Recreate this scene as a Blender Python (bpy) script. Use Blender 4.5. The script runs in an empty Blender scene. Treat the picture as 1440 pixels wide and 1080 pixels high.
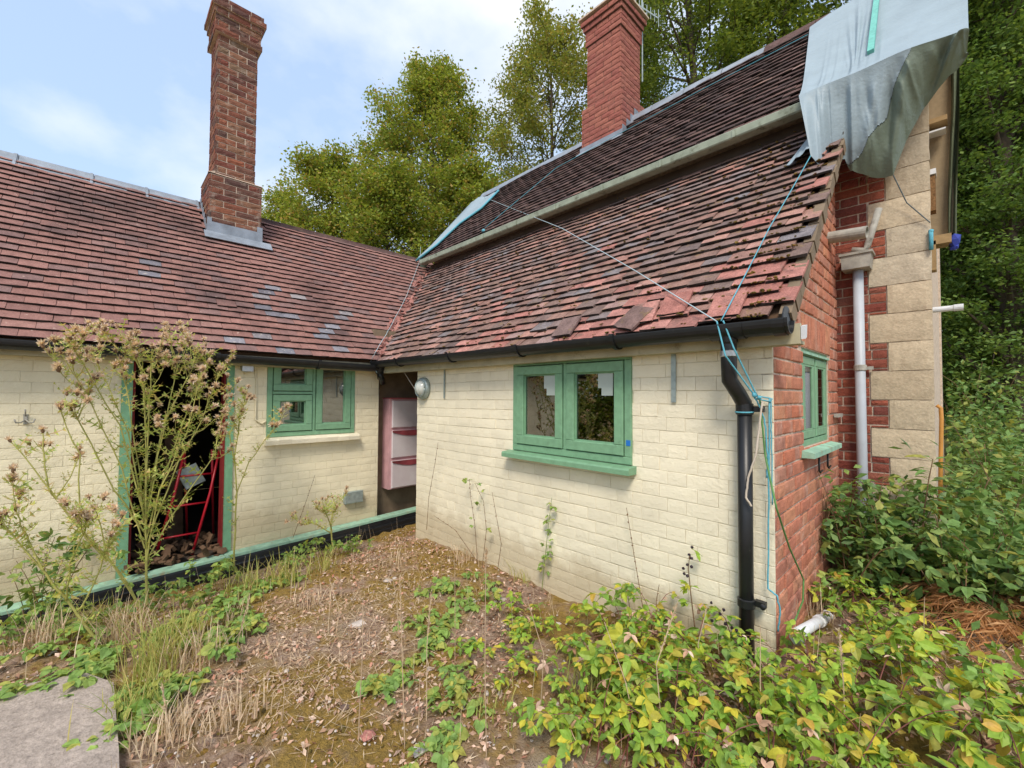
import bpy, math, random
import numpy as np
from mathutils import Matrix, Vector
rnd = random.Random(7)
rng = np.random.default_rng(11)
SC = bpy.context.scene
COL = SC.collection

# ------------------------------------------------------------------ camera
FPX, PIT, ROL, YAW = 602.84, 0.02753, 0.0058, -0.80453
cp, sp, cr, sr, cy, sy = math.cos(PIT), math.sin(PIT), math.cos(ROL), math.sin(ROL), math.cos(YAW), math.sin(YAW)
FW = np.array([sy*cp, cy*cp, sp]); _r = np.array([cy, -sy, 0.0]); _u = np.cross(_r, FW)
RT = cr*_r + sr*_u; UP = -sr*_r + cr*_u
cam = bpy.data.cameras.new('camera'); camo = bpy.data.objects.new('camera', cam); COL.objects.link(camo)
cam.sensor_width = 36; cam.lens = 36*FPX/1440; cam.clip_start = 0.02; cam.clip_end = 900
camo.matrix_world = Matrix(((RT[0], UP[0], -FW[0], 0), (RT[1], UP[1], -FW[1], 0), (RT[2], UP[2], -FW[2], 0), (0, 0, 0, 1)))
SC.camera = camo
def ray(x, y): return FW + RT*(x-720)/FPX - UP*(y-540)/FPX
def P(x, y, ax, c):
    """point seen at photo pixel x,y lying on the plane ax = c (or on a roof plane)"""
    r = ray(x, y)
    if ax in 'xyz': return r*c/r['xyz'.index(ax)]
    n, d = PLANES[ax]; return r*d/np.dot(n, r)

# ------------------------------------------------------------------ sky, sun, exposure
SUN_EL, SUN_AZ = 50, 141            # azimuth clockwise from +Y
w = bpy.data.worlds.new('World'); SC.world = w; w.use_nodes = True
nt = w.node_tree; nt.nodes.clear()
out = nt.nodes.new('ShaderNodeOutputWorld'); bg = nt.nodes.new('ShaderNodeBackground')
sky = nt.nodes.new('ShaderNodeTexSky'); sky.sky_type = 'NISHITA'; sky.sun_disc = False
sky.sun_elevation = math.radians(SUN_EL); sky.sun_rotation = math.radians(SUN_AZ); sky.air_density = 1.0; sky.dust_density = 0.6; sky.ozone_density = 1.0
tc = nt.nodes.new('ShaderNodeTexCoord'); mp = nt.nodes.new('ShaderNodeMapping'); mp.inputs['Scale'].default_value = (1, 1, 1.7); mp.inputs['Location'].default_value = (3.35, 1.2, 0.3)
n1 = nt.nodes.new('ShaderNodeTexNoise'); n1.inputs['Scale'].default_value = 1.7; n1.inputs['Detail'].default_value = 9; n1.inputs['Roughness'].default_value = 0.52
r1 = nt.nodes.new('ShaderNodeValToRGB'); r1.color_ramp.elements[0].position = 0.41; r1.color_ramp.elements[1].position = 0.66
n2 = nt.nodes.new('ShaderNodeTexNoise'); n2.inputs['Scale'].default_value = 3.0; n2.inputs['Detail'].default_value = 5
r2 = nt.nodes.new('ShaderNodeValToRGB'); r2.color_ramp.elements[0].position = 0.3; r2.color_ramp.elements[1].position = 0.7
r2.color_ramp.elements[0].color = (3.65, 3.75, 3.95, 1); r2.color_ramp.elements[1].color = (4.6, 4.6, 4.65, 1)
hz = nt.nodes.new('ShaderNodeMix'); hz.data_type = 'RGBA'; hz.inputs['Factor'].default_value = 0.7; hz.inputs[7].default_value = (2.2, 2.85, 3.8, 1)
mx = nt.nodes.new('ShaderNodeMix'); mx.data_type = 'RGBA'
L = nt.links
L.new(tc.outputs['Generated'], mp.inputs['Vector']); L.new(mp.outputs[0], n1.inputs['Vector']); L.new(mp.outputs[0], n2.inputs['Vector'])
L.new(n1.outputs['Fac'], r1.inputs[0]); L.new(n2.outputs['Fac'], r2.inputs[0])
L.new(sky.outputs[0], hz.inputs[6]); L.new(hz.outputs[2], mx.inputs[6]); L.new(r1.outputs[0], mx.inputs[0]); L.new(r2.outputs[0], mx.inputs[7])
L.new(mx.outputs[2], bg.inputs[0]); bg.inputs[1].default_value = 0.125; L.new(bg.outputs[0], out.inputs[0])
sun = bpy.data.lights.new('sun', 'SUN'); suno = bpy.data.objects.new('sun', sun); COL.objects.link(suno)
sun.energy = 1.5; sun.angle = math.radians(18); sun.color = (1, 0.90, 0.77)
_a, _e = math.radians(SUN_AZ), math.radians(SUN_EL)
SD = Vector((math.sin(_a)*math.cos(_e), math.cos(_a)*math.cos(_e), math.sin(_e)))
suno.rotation_euler = (-SD).to_track_quat('-Z', 'Y').to_euler(); suno.location = SD*30
SC.view_settings.view_transform = 'Standard'; SC.view_settings.look = 'None'; SC.view_settings.gamma = 1; SC.view_settings.exposure = 1.2
SC.view_settings.use_curve_mapping = False
SC.render.engine = 'CYCLES'; SC.cycles.max_bounces = 6; SC.cycles.transparent_max_bounces = 8

# ------------------------------------------------------------------ node materials
class N:
    def __init__(s, name):
        s.m = bpy.data.materials.new(name); s.m.use_nodes = True; s.t = s.m.node_tree; s.t.nodes.clear()
        s.o = s.t.nodes.new('ShaderNodeOutputMaterial')
    def n(s, typ, **kw):
        x = s.t.nodes.new('ShaderNode'+typ)
        for k, v in kw.items(): setattr(x, k, v)
        return x
    def l(s, a, b): s.t.links.new(a, b)
    def pos(s):
        if not hasattr(s, '_p'): s._p = s.n('NewGeometry')
        return s._p.outputs['Position']
    def noise(s, scale, detail=4, rough=0.55, vec=None):
        x = s.n('TexNoise'); x.inputs['Scale'].default_value = scale; x.inputs['Detail'].default_value = detail; x.inputs['Roughness'].default_value = rough
        s.l(vec or s.pos(), x.inputs['Vector']); return x.outputs['Fac']
    def ramp(s, fac, stops, interp='LINEAR'):
        x = s.n('ValToRGB'); x.color_ramp.interpolation = interp; e = x.color_ramp.elements
        while len(e) < len(stops): e.new(0.5)
        for i, (p, c) in enumerate(stops):
            e[i].position = p; e[i].color = (c, c, c, 1) if isinstance(c, (int, float)) else (*c, 1)
        s.l(fac, x.inputs[0]); return x.outputs[0]
    def mix(s, fac, a, b, bt='MIX'):
        x = s.n('Mix'); x.data_type = 'RGBA'; x.blend_type = bt
        for v, i in ((fac, 0), (a, 6), (b, 7)):
            if isinstance(v, (int, float)): x.inputs[i].default_value = v
            elif isinstance(v, tuple): x.inputs[i].default_value = (*v, 1)
            else: s.l(v, x.inputs[i])
        return x.outputs[2]
    def math(s, op, a, b=0.0):
        x = s.n('Math'); x.operation = op
        for v, i in ((a, 0), (b, 1)):
            if isinstance(v, (int, float)): x.inputs[i].default_value = v
            else: s.l(v, x.inputs[i])
        return x.outputs[0]
    def rand(s):
        if not hasattr(s, '_rand'):
            s.pos(); oi = s.n('ObjectInfo')
            s._rand = s.math('FRACT', s.math('ADD', oi.outputs['Random'], s._p.outputs['Random Per Island']))
        return s._rand
    def bump(s, h, strength=0.4, dist=0.01):
        x = s.n('Bump'); x.inputs['Strength'].default_value = strength; x.inputs['Distance'].default_value = dist
        s.l(h, x.inputs['Height']); return x.outputs[0]
    def bsdf(s, col, rough=0.8, normal=None, metal=0.0, spec=0.3):
        b = s.n('BsdfPrincipled')
        for v, k in ((col, 'Base Color'), (rough, 'Roughness')):
            if isinstance(v, tuple): b.inputs[k].default_value = (*v, 1)
            elif isinstance(v, (int, float)): b.inputs[k].default_value = v
            else: s.l(v, b.inputs[k])
        b.inputs['Metallic'].default_value = metal; b.inputs['Specular IOR Level'].default_value = spec
        if normal is not None: s.l(normal, b.inputs['Normal'])
        s.l(b.outputs[0], s.o.inputs[0]); s.b = b; return b
def stops(cols): return [(i/max(1, len(cols)-1), c) for i, c in enumerate(cols)]
def plain(name, col, rough=0.6, var=0.18, scale=18, bump=0.15, metal=0, spec=0.3, dirt=None):
    k = N(name); c = k.mix(1.0, col, k.ramp(k.noise(scale, 5), [(0.3, 1-var), (0.7, 1+var*0.6)]), 'MULTIPLY')
    if dirt: c = k.mix(k.ramp(k.noise(dirt[1], 6, 0.7), [(dirt[2], 0.0), (dirt[2]+0.12, dirt[3])]), c, dirt[0])
    k.bsdf(c, rough, k.bump(k.noise(scale*4, 4), bump, 0.004), metal, spec); return k.m
def masonry(name, cols, rough=0.9, patch=None, bump=0.6, grain=0.25, patch2=None, fine=120):
    """bricks, tiles and stones: one colour per piece, grain, optional lichen or soot patches"""
    k = N(name); c = k.ramp(k.rand(), stops(cols))
    c = k.mix(1.0, c, k.ramp(k.noise(14, 5, 0.6), [(0.25, 1-grain*1.3), (0.75, 1+grain*0.8)]), 'MULTIPLY')
    c = k.mix(1.0, c, k.ramp(k.noise(fine, 3, 0.6), [(0.3, 1-grain), (0.7, 1+grain)]), 'MULTIPLY')
    for p in (patch, patch2):
        if p: c = k.mix(k.math('MULTIPLY', k.ramp(k.noise(p[1], 6, 0.62), [(p[2], 0.0), (p[2]+p[4], 1.0)]), p[3]), c, p[0])
    h = k.math('ADD', k.noise(fine, 4, 0.65), k.math('MULTIPLY', k.noise(30, 3), 1.5))
    k.bsdf(c, rough, k.bump(h, bump, 0.006), 0, 0.15); return k.m
def leafmat(name, cols, trans=0.35, rough=0.55, grain=0.25):
    k = N(name); c = k.ramp(k.rand(), stops(cols)); c = k.mix(1.0, c, k.ramp(k.noise(45, 3), [(0.3, 1-grain), (0.7, 1+grain)]), 'MULTIPLY')
    b = k.bsdf(c, rough, None, 0, 0.25)
    t = k.n('BsdfTranslucent'); k.l(k.mix(1.0, c, (1.3, 1.25, 0.75), 'MULTIPLY'), t.inputs[0])
    m = k.n('MixShader'); m.inputs[0].default_value = trans; k.l(b.outputs[0], m.inputs[1]); k.l(t.outputs[0], m.inputs[2]); k.l(m.outputs[0], k.o.inputs[0]); return k.m

MAT = {}
def paintmat(name, base, dirtc):
    k = N(name)
    c = k.mix(k.ramp(k.noise(3.0, 5), [(0.35, 0.0), (0.7, 1.0)]), base, tuple(x*0.86 for x in base))
    c = k.mix(1.0, c, k.ramp(k.rand(), [(0, 0.95), (1, 1.03)]), 'MULTIPLY')
    c = k.mix(k.ramp(k.noise(9, 8, 0.72), [(0.60, 0.0), (0.72, 0.35)]), c, dirtc)
    sp_ = k.n('SeparateXYZ'); k.l(k.pos(), sp_.inputs[0]); lowz = k.math('MULTIPLY', k.math('SUBTRACT', -1.02, sp_.outputs[2]), 2.6)
    c = k.mix(k.math('MULTIPLY', k.ramp(k.math('ADD', lowz, k.math('MULTIPLY', k.noise(5, 6, 0.7), 0.9)), [(0.6, 0.0), (1.3, 1.0)]), 0.6), c, (0.45, 0.36, 0.22))
    c = k.mix(k.ramp(k.noise(23, 6, 0.7), [(0.715, 0.0), (0.735, 0.85)]), c, (0.24, 0.17, 0.11))
    h = k.math('ADD', k.math('MULTIPLY', k.noise(34, 6, 0.65), 1.7), k.noise(150, 4, 0.7))
    k.bsdf(c, 0.7, k.bump(h, 0.6, 0.005), 0, 0.25); return k.m
MAT['cream'] = paintmat('cream_painted_brick', (0.87, 0.80, 0.615), (0.55, 0.47, 0.33))
MAT['cream_side'] = paintmat('cream_painted_wing_brick', (0.86, 0.78, 0.565), (0.5, 0.42, 0.27))
MAT['cream_joint'] = paintmat('cream_painted_mortar', (0.74, 0.67, 0.50), (0.3, 0.25, 0.18))
MAT['brick_red'] = masonry('orange_red_brick', [(0.440, 0.168, 0.109), (0.493, 0.202, 0.126), (0.377, 0.157, 0.114), (0.524, 0.236, 0.138), (0.419, 0.202, 0.148), (0.482, 0.168, 0.098)], patch=((0.60, 0.46, 0.38), 6, 0.55, 0.55, 0.2), bump=0.35, grain=0.22)
MAT['brick_house'] = masonry('dark_red_brick', [(0.22, 0.06, 0.045), (0.29, 0.085, 0.055), (0.17, 0.055, 0.045), (0.33, 0.10, 0.06), (0.24, 0.10, 0.075)], patch=((0.30, 0.20, 0.13), 5, 0.60, 0.5, 0.2))
MAT['brick_stack'] = masonry('weathered_stack_brick', [(0.225, 0.088, 0.057), (0.108, 0.062, 0.052), (0.252, 0.113, 0.072), (0.180, 0.062, 0.046), (0.081, 0.057, 0.052), (0.279, 0.103, 0.062), (0.198, 0.134, 0.088)], patch=((0.40, 0.34, 0.28), 9, 0.56, 0.6, 0.16))
MAT['brick_stack_red'] = masonry('bright_red_stack_brick', [(0.333, 0.117, 0.092), (0.292, 0.105, 0.086), (0.373, 0.146, 0.108), (0.313, 0.123, 0.097)], patch=((0.13, 0.08, 0.065), 2.2, 0.60, 0.5, 0.25), grain=0.15)
MAT['mortar_pale'] = plain('pale_lime_mortar', (0.58, 0.47, 0.37), 0.95, 0.3, 30, 0.6)
MAT['mortar_dark'] = plain('dark_mortar', (0.15, 0.10, 0.08), 0.95, 0.3, 30, 0.6)
MAT['stone'] = masonry('sandstone', [(0.50, 0.42, 0.30), (0.56, 0.465, 0.33), (0.45, 0.37, 0.26), (0.52, 0.45, 0.34), (0.47, 0.40, 0.28)], patch=((0.22, 0.17, 0.12), 5, 0.60, 0.55, 0.15), bump=0.5, grain=0.12, fine=70)
MAT['tile_wing'] = masonry('pink_clay_tile', [(0.275, 0.145, 0.124), (0.314, 0.165, 0.141), (0.237, 0.128, 0.112), (0.294, 0.155, 0.133), (0.257, 0.138, 0.122), (0.275, 0.142, 0.120), (0.332, 0.180, 0.153), (0.209, 0.135, 0.128), (0.247, 0.135, 0.120)],
    patch=((0.075, 0.052, 0.05), 0.9, 0.53, 0.7, 0.14), patch2=((0.50, 0.37, 0.31), 26, 0.64, 0.75, 0.06), grain=0.2)
MAT['tile_lean'] = masonry('mossy_brown_clay_tile', [(0.258, 0.148, 0.120), (0.179, 0.127, 0.112), (0.314, 0.185, 0.149), (0.158, 0.118, 0.112), (0.356, 0.185, 0.149), (0.229, 0.163, 0.147), (0.200, 0.185, 0.194), (0.429, 0.237, 0.194), (0.244, 0.148, 0.120), (0.185, 0.140, 0.128)],
    patch=((0.25, 0.17, 0.065), 13, 0.58, 0.6, 0.12), patch2=((0.06, 0.045, 0.042), 2.0, 0.54, 0.5, 0.2), grain=0.3)
MAT['tile_house'] = masonry('dark_purple_clay_tile', [(0.085, 0.055, 0.052), (0.12, 0.072, 0.066), (0.065, 0.045, 0.044), (0.15, 0.092, 0.082), (0.10, 0.064, 0.06)], patch=((0.14, 0.095, 0.06), 8, 0.56, 0.6, 0.12), grain=0.35)
MAT['tile_red'] = masonry('fresh_red_tile', [(0.42, 0.185, 0.155), (0.35, 0.15, 0.125), (0.47, 0.23, 0.195), (0.30, 0.14, 0.12)], patch=((0.16, 0.11, 0.09), 11, 0.56, 0.7, 0.12), grain=0.3)
MAT['tile_blue'] = masonry('blue_grey_tile', [(0.20, 0.20, 0.23), (0.27, 0.26, 0.29), (0.15, 0.14, 0.16), (0.34, 0.31, 0.31)], patch=((0.5, 0.45, 0.40), 26, 0.6, 0.7, 0.06), grain=0.2)
MAT['tile_edge'] = plain('grimy_shadow_tile_edge', (0.028, 0.021, 0.018), 0.95, 0.4, 40, 0.6)  # grime plus the shadow line between tile rows, painted near-black on the tail
MAT['moss'] = masonry('roof_moss', [(0.190, 0.128, 0.032), (0.114, 0.093, 0.027), (0.257, 0.153, 0.036), (0.095, 0.068, 0.027)], bump=1.0)
MAT['lead'] = plain('lead_sheet', (0.27, 0.31, 0.36), 0.5, 0.25, 9, 0.3, 0.25, 0.5)
MAT['green'] = plain('green_timber_paint', (0.185, 0.355, 0.215), 0.48, 0.14, 22, 0.14, 0, 0.35, dirt=((0.09, 0.13, 0.075), 13, 0.60, 0.45))
MAT['green_old'] = plain('worn_green_timber', (0.30, 0.50, 0.38), 0.7, 0.25, 14, 0.4, dirt=((0.32, 0.25, 0.15), 11, 0.56, 0.8))
MAT['green_door'] = plain('faded_green_door_paint', (0.17, 0.36, 0.22), 0.6, 0.15, 20, 0.2)
MAT['gap'] = plain('dark_gap', (0.015, 0.02, 0.016), 0.9)
MAT['black'] = plain('black_plastic', (0.012, 0.013, 0.015), 0.38, 0.3, 10, 0.08, 0, 0.45, dirt=((0.07, 0.065, 0.055), 17, 0.64, 0.5))
MAT['grey_pvc'] = plain('pale_grey_plastic', (0.42, 0.46, 0.51), 0.45, 0.08, 12, 0.05, 0, 0.4)
MAT['grey_iron'] = plain('weathered_grey_iron', (0.36, 0.35, 0.31), 0.7, 0.25, 25, 0.3, 0, 0.3, dirt=((0.10, 0.09, 0.07), 18, 0.58, 0.7))
MAT['fascia'] = plain('pale_green_gutter_paint', (0.29, 0.335, 0.26), 0.7, 0.25, 10, 0.2, dirt=((0.08, 0.08, 0.045), 9, 0.55, 0.75))
MAT['fascia_cream'] = plain('grimy_cream_fascia', (0.45, 0.41, 0.28), 0.7, 0.2, 8, 0.2, dirt=((0.12, 0.11, 0.07), 9, 0.58, 0.6))
MAT['galv'] = plain('galvanised_steel', (0.36, 0.43, 0.42), 0.5, 0.25, 25, 0.2, 0.5, 0.5)
MAT['steel'] = plain('brushed_steel', (0.45, 0.46, 0.47), 0.35, 0.1, 30, 0.05, 0.8, 0.5)
MAT['rope_blue'] = plain('turquoise_blue_rope', (0.11, 0.38, 0.48), 0.8, 0.2, 60, 0.3)
MAT['rope_pale'] = plain('pale_blue_cord', (0.42, 0.54, 0.58), 0.8, 0.15, 60, 0.3)
MAT['rope_dark'] = plain('dark_cord', (0.10, 0.13, 0.14), 0.8)
MAT['rope_deep'] = plain('deep_blue_knot', (0.03, 0.05, 0.30), 0.7)
MAT['timber'] = plain('raw_timber', (0.34, 0.23, 0.11), 0.75, 0.25, 14, 0.3)
MAT['timber_dark'] = plain('old_brown_board', (0.12, 0.07, 0.04), 0.8, 0.3, 10, 0.4)
MAT['board'] = plain('chipboard_panel', (0.30, 0.23, 0.14), 0.8, 0.12, 40, 0.3)
MAT['osb'] = plain('rough_chipboard_edge', (0.22, 0.12, 0.05), 0.9, 0.5, 70, 0.9)
MAT['white'] = plain('white_paint', (0.76, 0.76, 0.74), 0.55, 0.08)
MAT['white_dirty'] = plain('grimy_white_plastic', (0.62, 0.64, 0.66), 0.45, 0.12, 15, 0.1, dirt=((0.22, 0.19, 0.13), 16, 0.62, 0.6))
MAT['red_metal'] = plain('red_enamel', (0.42, 0.012, 0.025), 0.35, 0.1, 20, 0.05, 0, 0.5)
MAT['red_edge'] = plain('dark_red_paint', (0.22, 0.02, 0.02), 0.6)
MAT['render'] = plain('brown_render', (0.20, 0.15, 0.10), 0.9, 0.25, 8, 0.5)
MAT['dark_in'] = plain('dark_plaster', (0.07, 0.055, 0.045), 0.95, 0.3, 4, 0.3)  # same dark tone on room linings, floors and the eaves soffit
MAT['paper'] = plain('white_paper', (0.42, 0.48, 0.44), 0.7, 0.03)
MAT['blue_tape'] = plain('blue_tape', (0.02, 0.16, 0.52), 0.5, 0.05)
MAT['orange_pipe'] = plain('orange_hose', (0.52, 0.25, 0.06), 0.5)
MAT['pot'] = plain('buff_chimney_pot', (0.55, 0.42, 0.30), 0.8, 0.2)
MAT['turq'] = plain('turquoise_batten_paint', (0.15, 0.46, 0.40), 0.6, 0.25, 40, 0.3)
MAT['cable'] = plain('beige_cable', (0.52, 0.45, 0.37), 0.6)
MAT['hose'] = plain('green_hose', (0.10, 0.24, 0.07), 0.5)
MAT['concrete'] = masonry('washed_concrete', [(0.38, 0.32, 0.28), (0.38, 0.32, 0.28)], patch=((0.16, 0.11, 0.07), 3.2, 0.55, 0.6, 0.15), bump=1.0, grain=0.2, fine=75)
k = N('pale_pink_plastic')
c = k.mix(k.ramp(k.noise(5, 4), [(0.3, 0.0), (0.7, 1.0)]), (0.62, 0.58, 0.60), (0.54, 0.47, 0.49)); k.bsdf(c, 0.4, None, 0, 0.4); MAT['pink'] = k.m
MAT['cab_red'] = plain('faded_red_plastic', (0.42, 0.09, 0.11), 0.45, 0.35, 7, 0.05)
MAT['cab_pink'] = plain('washed_pink_plastic', (0.58, 0.34, 0.36), 0.45, 0.2, 7, 0.05)
# glass: sees through to the dark room and reflects the yard
k = N('window_glass'); t = k.n('BsdfTransparent'); t.inputs[0].default_value = (0.55, 0.6, 0.58, 1); g = k.n('BsdfGlossy'); g.inputs['Roughness'].default_value = 0.012; g.inputs[0].default_value = (0.85, 0.85, 0.85, 1)
fr = k.n('Fresnel'); fr.inputs[0].default_value = 1.6
f2 = k.math('ADD', k.math('MULTIPLY', fr.outputs[0], 0.9), 0.18); m = k.n('MixShader'); k.l(f2, m.inputs[0]); k.l(t.outputs[0], m.inputs[1]); k.l(g.outputs[0], m.inputs[2]); k.l(m.outputs[0], k.o.inputs[0]); MAT['glass'] = k.m
k = N('lamp_glass'); k.bsdf(k.mix(k.ramp(k.noise(25, 4), [(0.3, 0.0), (0.8, 1.0)]), (0.62, 0.66, 0.64), (0.42, 0.43, 0.38)), 0.18, None, 0, 0.6); MAT['lens'] = k.m
# two-sided tarpaulin: silvery blue on top, olive underneath
def tarpmat(name, top, under, rg=0.5):
    k = N(name); k.pos(); c = k.mix(k._p.outputs['Backfacing'], top, under)
    c = k.mix(1.0, c, k.ramp(k.noise(4, 5), [(0.3, 0.9), (0.7, 1.06)]), 'MULTIPLY')
    h = k.math('ADD', k.noise(11, 6, 0.6), k.math('MULTIPLY', k.noise(60, 3), 0.25)); k.bsdf(c, rg, k.bump(h, 0.4, 0.02), 0, 0.3); return k.m
MAT['tarp'] = tarpmat('silver_blue_tarpaulin', (0.275, 0.35, 0.395), (0.15, 0.19, 0.15))
MAT['tarp_olive'] = tarpmat('olive_tarpaulin', (0.10, 0.12, 0.07), (0.09, 0.11, 0.06), 0.8)
# plants
MAT['bark'] = plain('bark', (0.09, 0.07, 0.05), 0.95, 0.35, 14, 0.9)
MAT['leaf_tree'] = leafmat('broadleaf_green', [(0.202, 0.275, 0.041), (0.296, 0.341, 0.049), (0.138, 0.211, 0.041), (0.248, 0.324, 0.049), (0.371, 0.389, 0.065), (0.171, 0.243, 0.049), (0.403, 0.275, 0.082), (0.234, 0.309, 0.049)], 0.4)
MAT['leaf_birch'] = leafmat('pale_autumn_green', [(0.210, 0.267, 0.052), (0.284, 0.309, 0.065), (0.161, 0.225, 0.046), (0.346, 0.281, 0.078), (0.235, 0.295, 0.058), (0.370, 0.309, 0.091)], 0.4)
MAT['leaf_oak'] = leafmat('oak_green', [(0.149, 0.227, 0.034), (0.089, 0.142, 0.030), (0.223, 0.284, 0.041), (0.119, 0.170, 0.034), (0.267, 0.312, 0.047), (0.105, 0.156, 0.034)], 0.4)
MAT['leaf_dark'] = leafmat('deep_green', [(0.099, 0.176, 0.043), (0.148, 0.241, 0.051), (0.074, 0.137, 0.036), (0.198, 0.272, 0.057), (0.115, 0.193, 0.043)], 0.35)
MAT['leaf_shrub'] = leafmat('shrub_green', [(0.121, 0.235, 0.068), (0.190, 0.319, 0.083), (0.086, 0.168, 0.053), (0.259, 0.353, 0.090), (0.155, 0.252, 0.075), (0.345, 0.336, 0.075)], 0.3, 0.45)
MAT['leaf_bramble'] = leafmat('bramble_green', [(0.211, 0.394, 0.062), (0.322, 0.484, 0.062), (0.161, 0.303, 0.050), (0.467, 0.545, 0.062), (0.258, 0.424, 0.075), (0.678, 0.575, 0.062), (0.194, 0.349, 0.062), (0.355, 0.470, 0.062), (0.581, 0.363, 0.075), (0.243, 0.410, 0.075), (0.144, 0.258, 0.050)], 0.35, 0.45, 0.18)
MAT['leaf_weed'] = leafmat('weed_green', [(0.220, 0.378, 0.090), (0.308, 0.441, 0.100), (0.176, 0.304, 0.080), (0.462, 0.441, 0.100), (0.264, 0.399, 0.110), (0.198, 0.336, 0.100)], 0.35)
MAT['leaf_thistle'] = leafmat('thistle_green', [(0.442, 0.510, 0.124), (0.304, 0.427, 0.110), (0.580, 0.580, 0.166), (0.359, 0.469, 0.138), (0.635, 0.524, 0.206), (0.552, 0.372, 0.206)], 0.35)
MAT['stem_thistle'] = plain('thistle_stem', (0.42, 0.40, 0.12), 0.7, 0.25, 14, 0.2)
MAT['fluff'] = leafmat('thistle_down', [(0.74, 0.56, 0.42), (0.80, 0.67, 0.54), (0.64, 0.45, 0.33), (0.84, 0.76, 0.70), (0.58, 0.40, 0.28)], 0.4, 0.9)
MAT['straw'] = leafmat('dry_straw', [(0.60, 0.46, 0.32), (0.70, 0.57, 0.42), (0.50, 0.36, 0.24), (0.64, 0.52, 0.38)], 0.3, 0.8)
MAT['grass'] = leafmat('half_dry_grass', [(0.345, 0.396, 0.100), (0.483, 0.440, 0.140), (0.253, 0.352, 0.080), (0.598, 0.473, 0.200), (0.414, 0.418, 0.120)], 0.35, 0.6)
MAT['stem_brown'] = plain('dry_brown_stem', (0.20, 0.12, 0.065), 0.8, 0.3, 20, 0.2)
MAT['stem_red'] = plain('bramble_cane', (0.17, 0.06, 0.05), 0.6, 0.3, 20, 0.2)
MAT['stem_green'] = plain('green_stem', (0.20, 0.26, 0.07), 0.6, 0.2)
MAT['berry'] = plain('blackberry', (0.025, 0.012, 0.02), 0.35, 0.3, 60)
MAT['litter'] = leafmat('dead_leaf_litter', [(0.386, 0.225, 0.142), (0.572, 0.379, 0.255), (0.272, 0.154, 0.106), (0.672, 0.505, 0.383), (0.472, 0.253, 0.156), (0.343, 0.211, 0.156), (0.744, 0.590, 0.482), (0.515, 0.211, 0.142)], 0.15, 0.9)
MAT['fern'] = leafmat('dead_orange_fern', [(0.48, 0.22, 0.09), (0.56, 0.30, 0.13), (0.38, 0.17, 0.07), (0.60, 0.36, 0.18)], 0.3, 0.85)
MAT['rubble'] = masonry('broken_pale_stone', [(0.52, 0.45, 0.40), (0.60, 0.54, 0.50), (0.40, 0.33, 0.28)], bump=0.8)
k = N('yard_soil')
c = k.ramp(k.noise(26, 6, 0.65), [(0.30, (0.20, 0.125, 0.085)), (0.5, (0.38, 0.26, 0.19)), (0.7, (0.54, 0.41, 0.32))])
c = k.mix(k.ramp(k.noise(2.1, 5, 0.6), [(0.42, 0.0), (0.54, 0.9)]), c, k.ramp(k.noise(40, 5, 0.7), [(0.3, (0.17, 0.12, 0.03)), (0.7, (0.47, 0.30, 0.065))]))
c = k.mix(k.ramp(k.noise(1.6, 4, 0.6), [(0.56, 0.0), (0.68, 0.8)]), c, k.ramp(k.noise(60, 4, 0.7), [(0.3, (0.33, 0.25, 0.18)), (0.7, (0.56, 0.45, 0.35))]))
sep = k.n('SeparateXYZ'); k.l(k.pos(), sep.inputs[0])
far = k.math('GREATER_THAN', k.math('ADD', sep.outputs[1], k.math('MULTIPLY', k.noise(1.0), 2.0)), 6.2)
c = k.mix(far, c, k.ramp(k.noise(3, 6, 0.7), [(0.35, (0.12, 0.15, 0.04)), (0.6, (0.40, 0.34, 0.13))]))
k.bsdf(c, 0.95, k.bump(k.math('ADD', k.noise(30, 6, 0.7), k.noise(110, 4, 0.7)), 1.0, 0.02), 0, 0.1); MAT['soil'] = k.m

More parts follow.
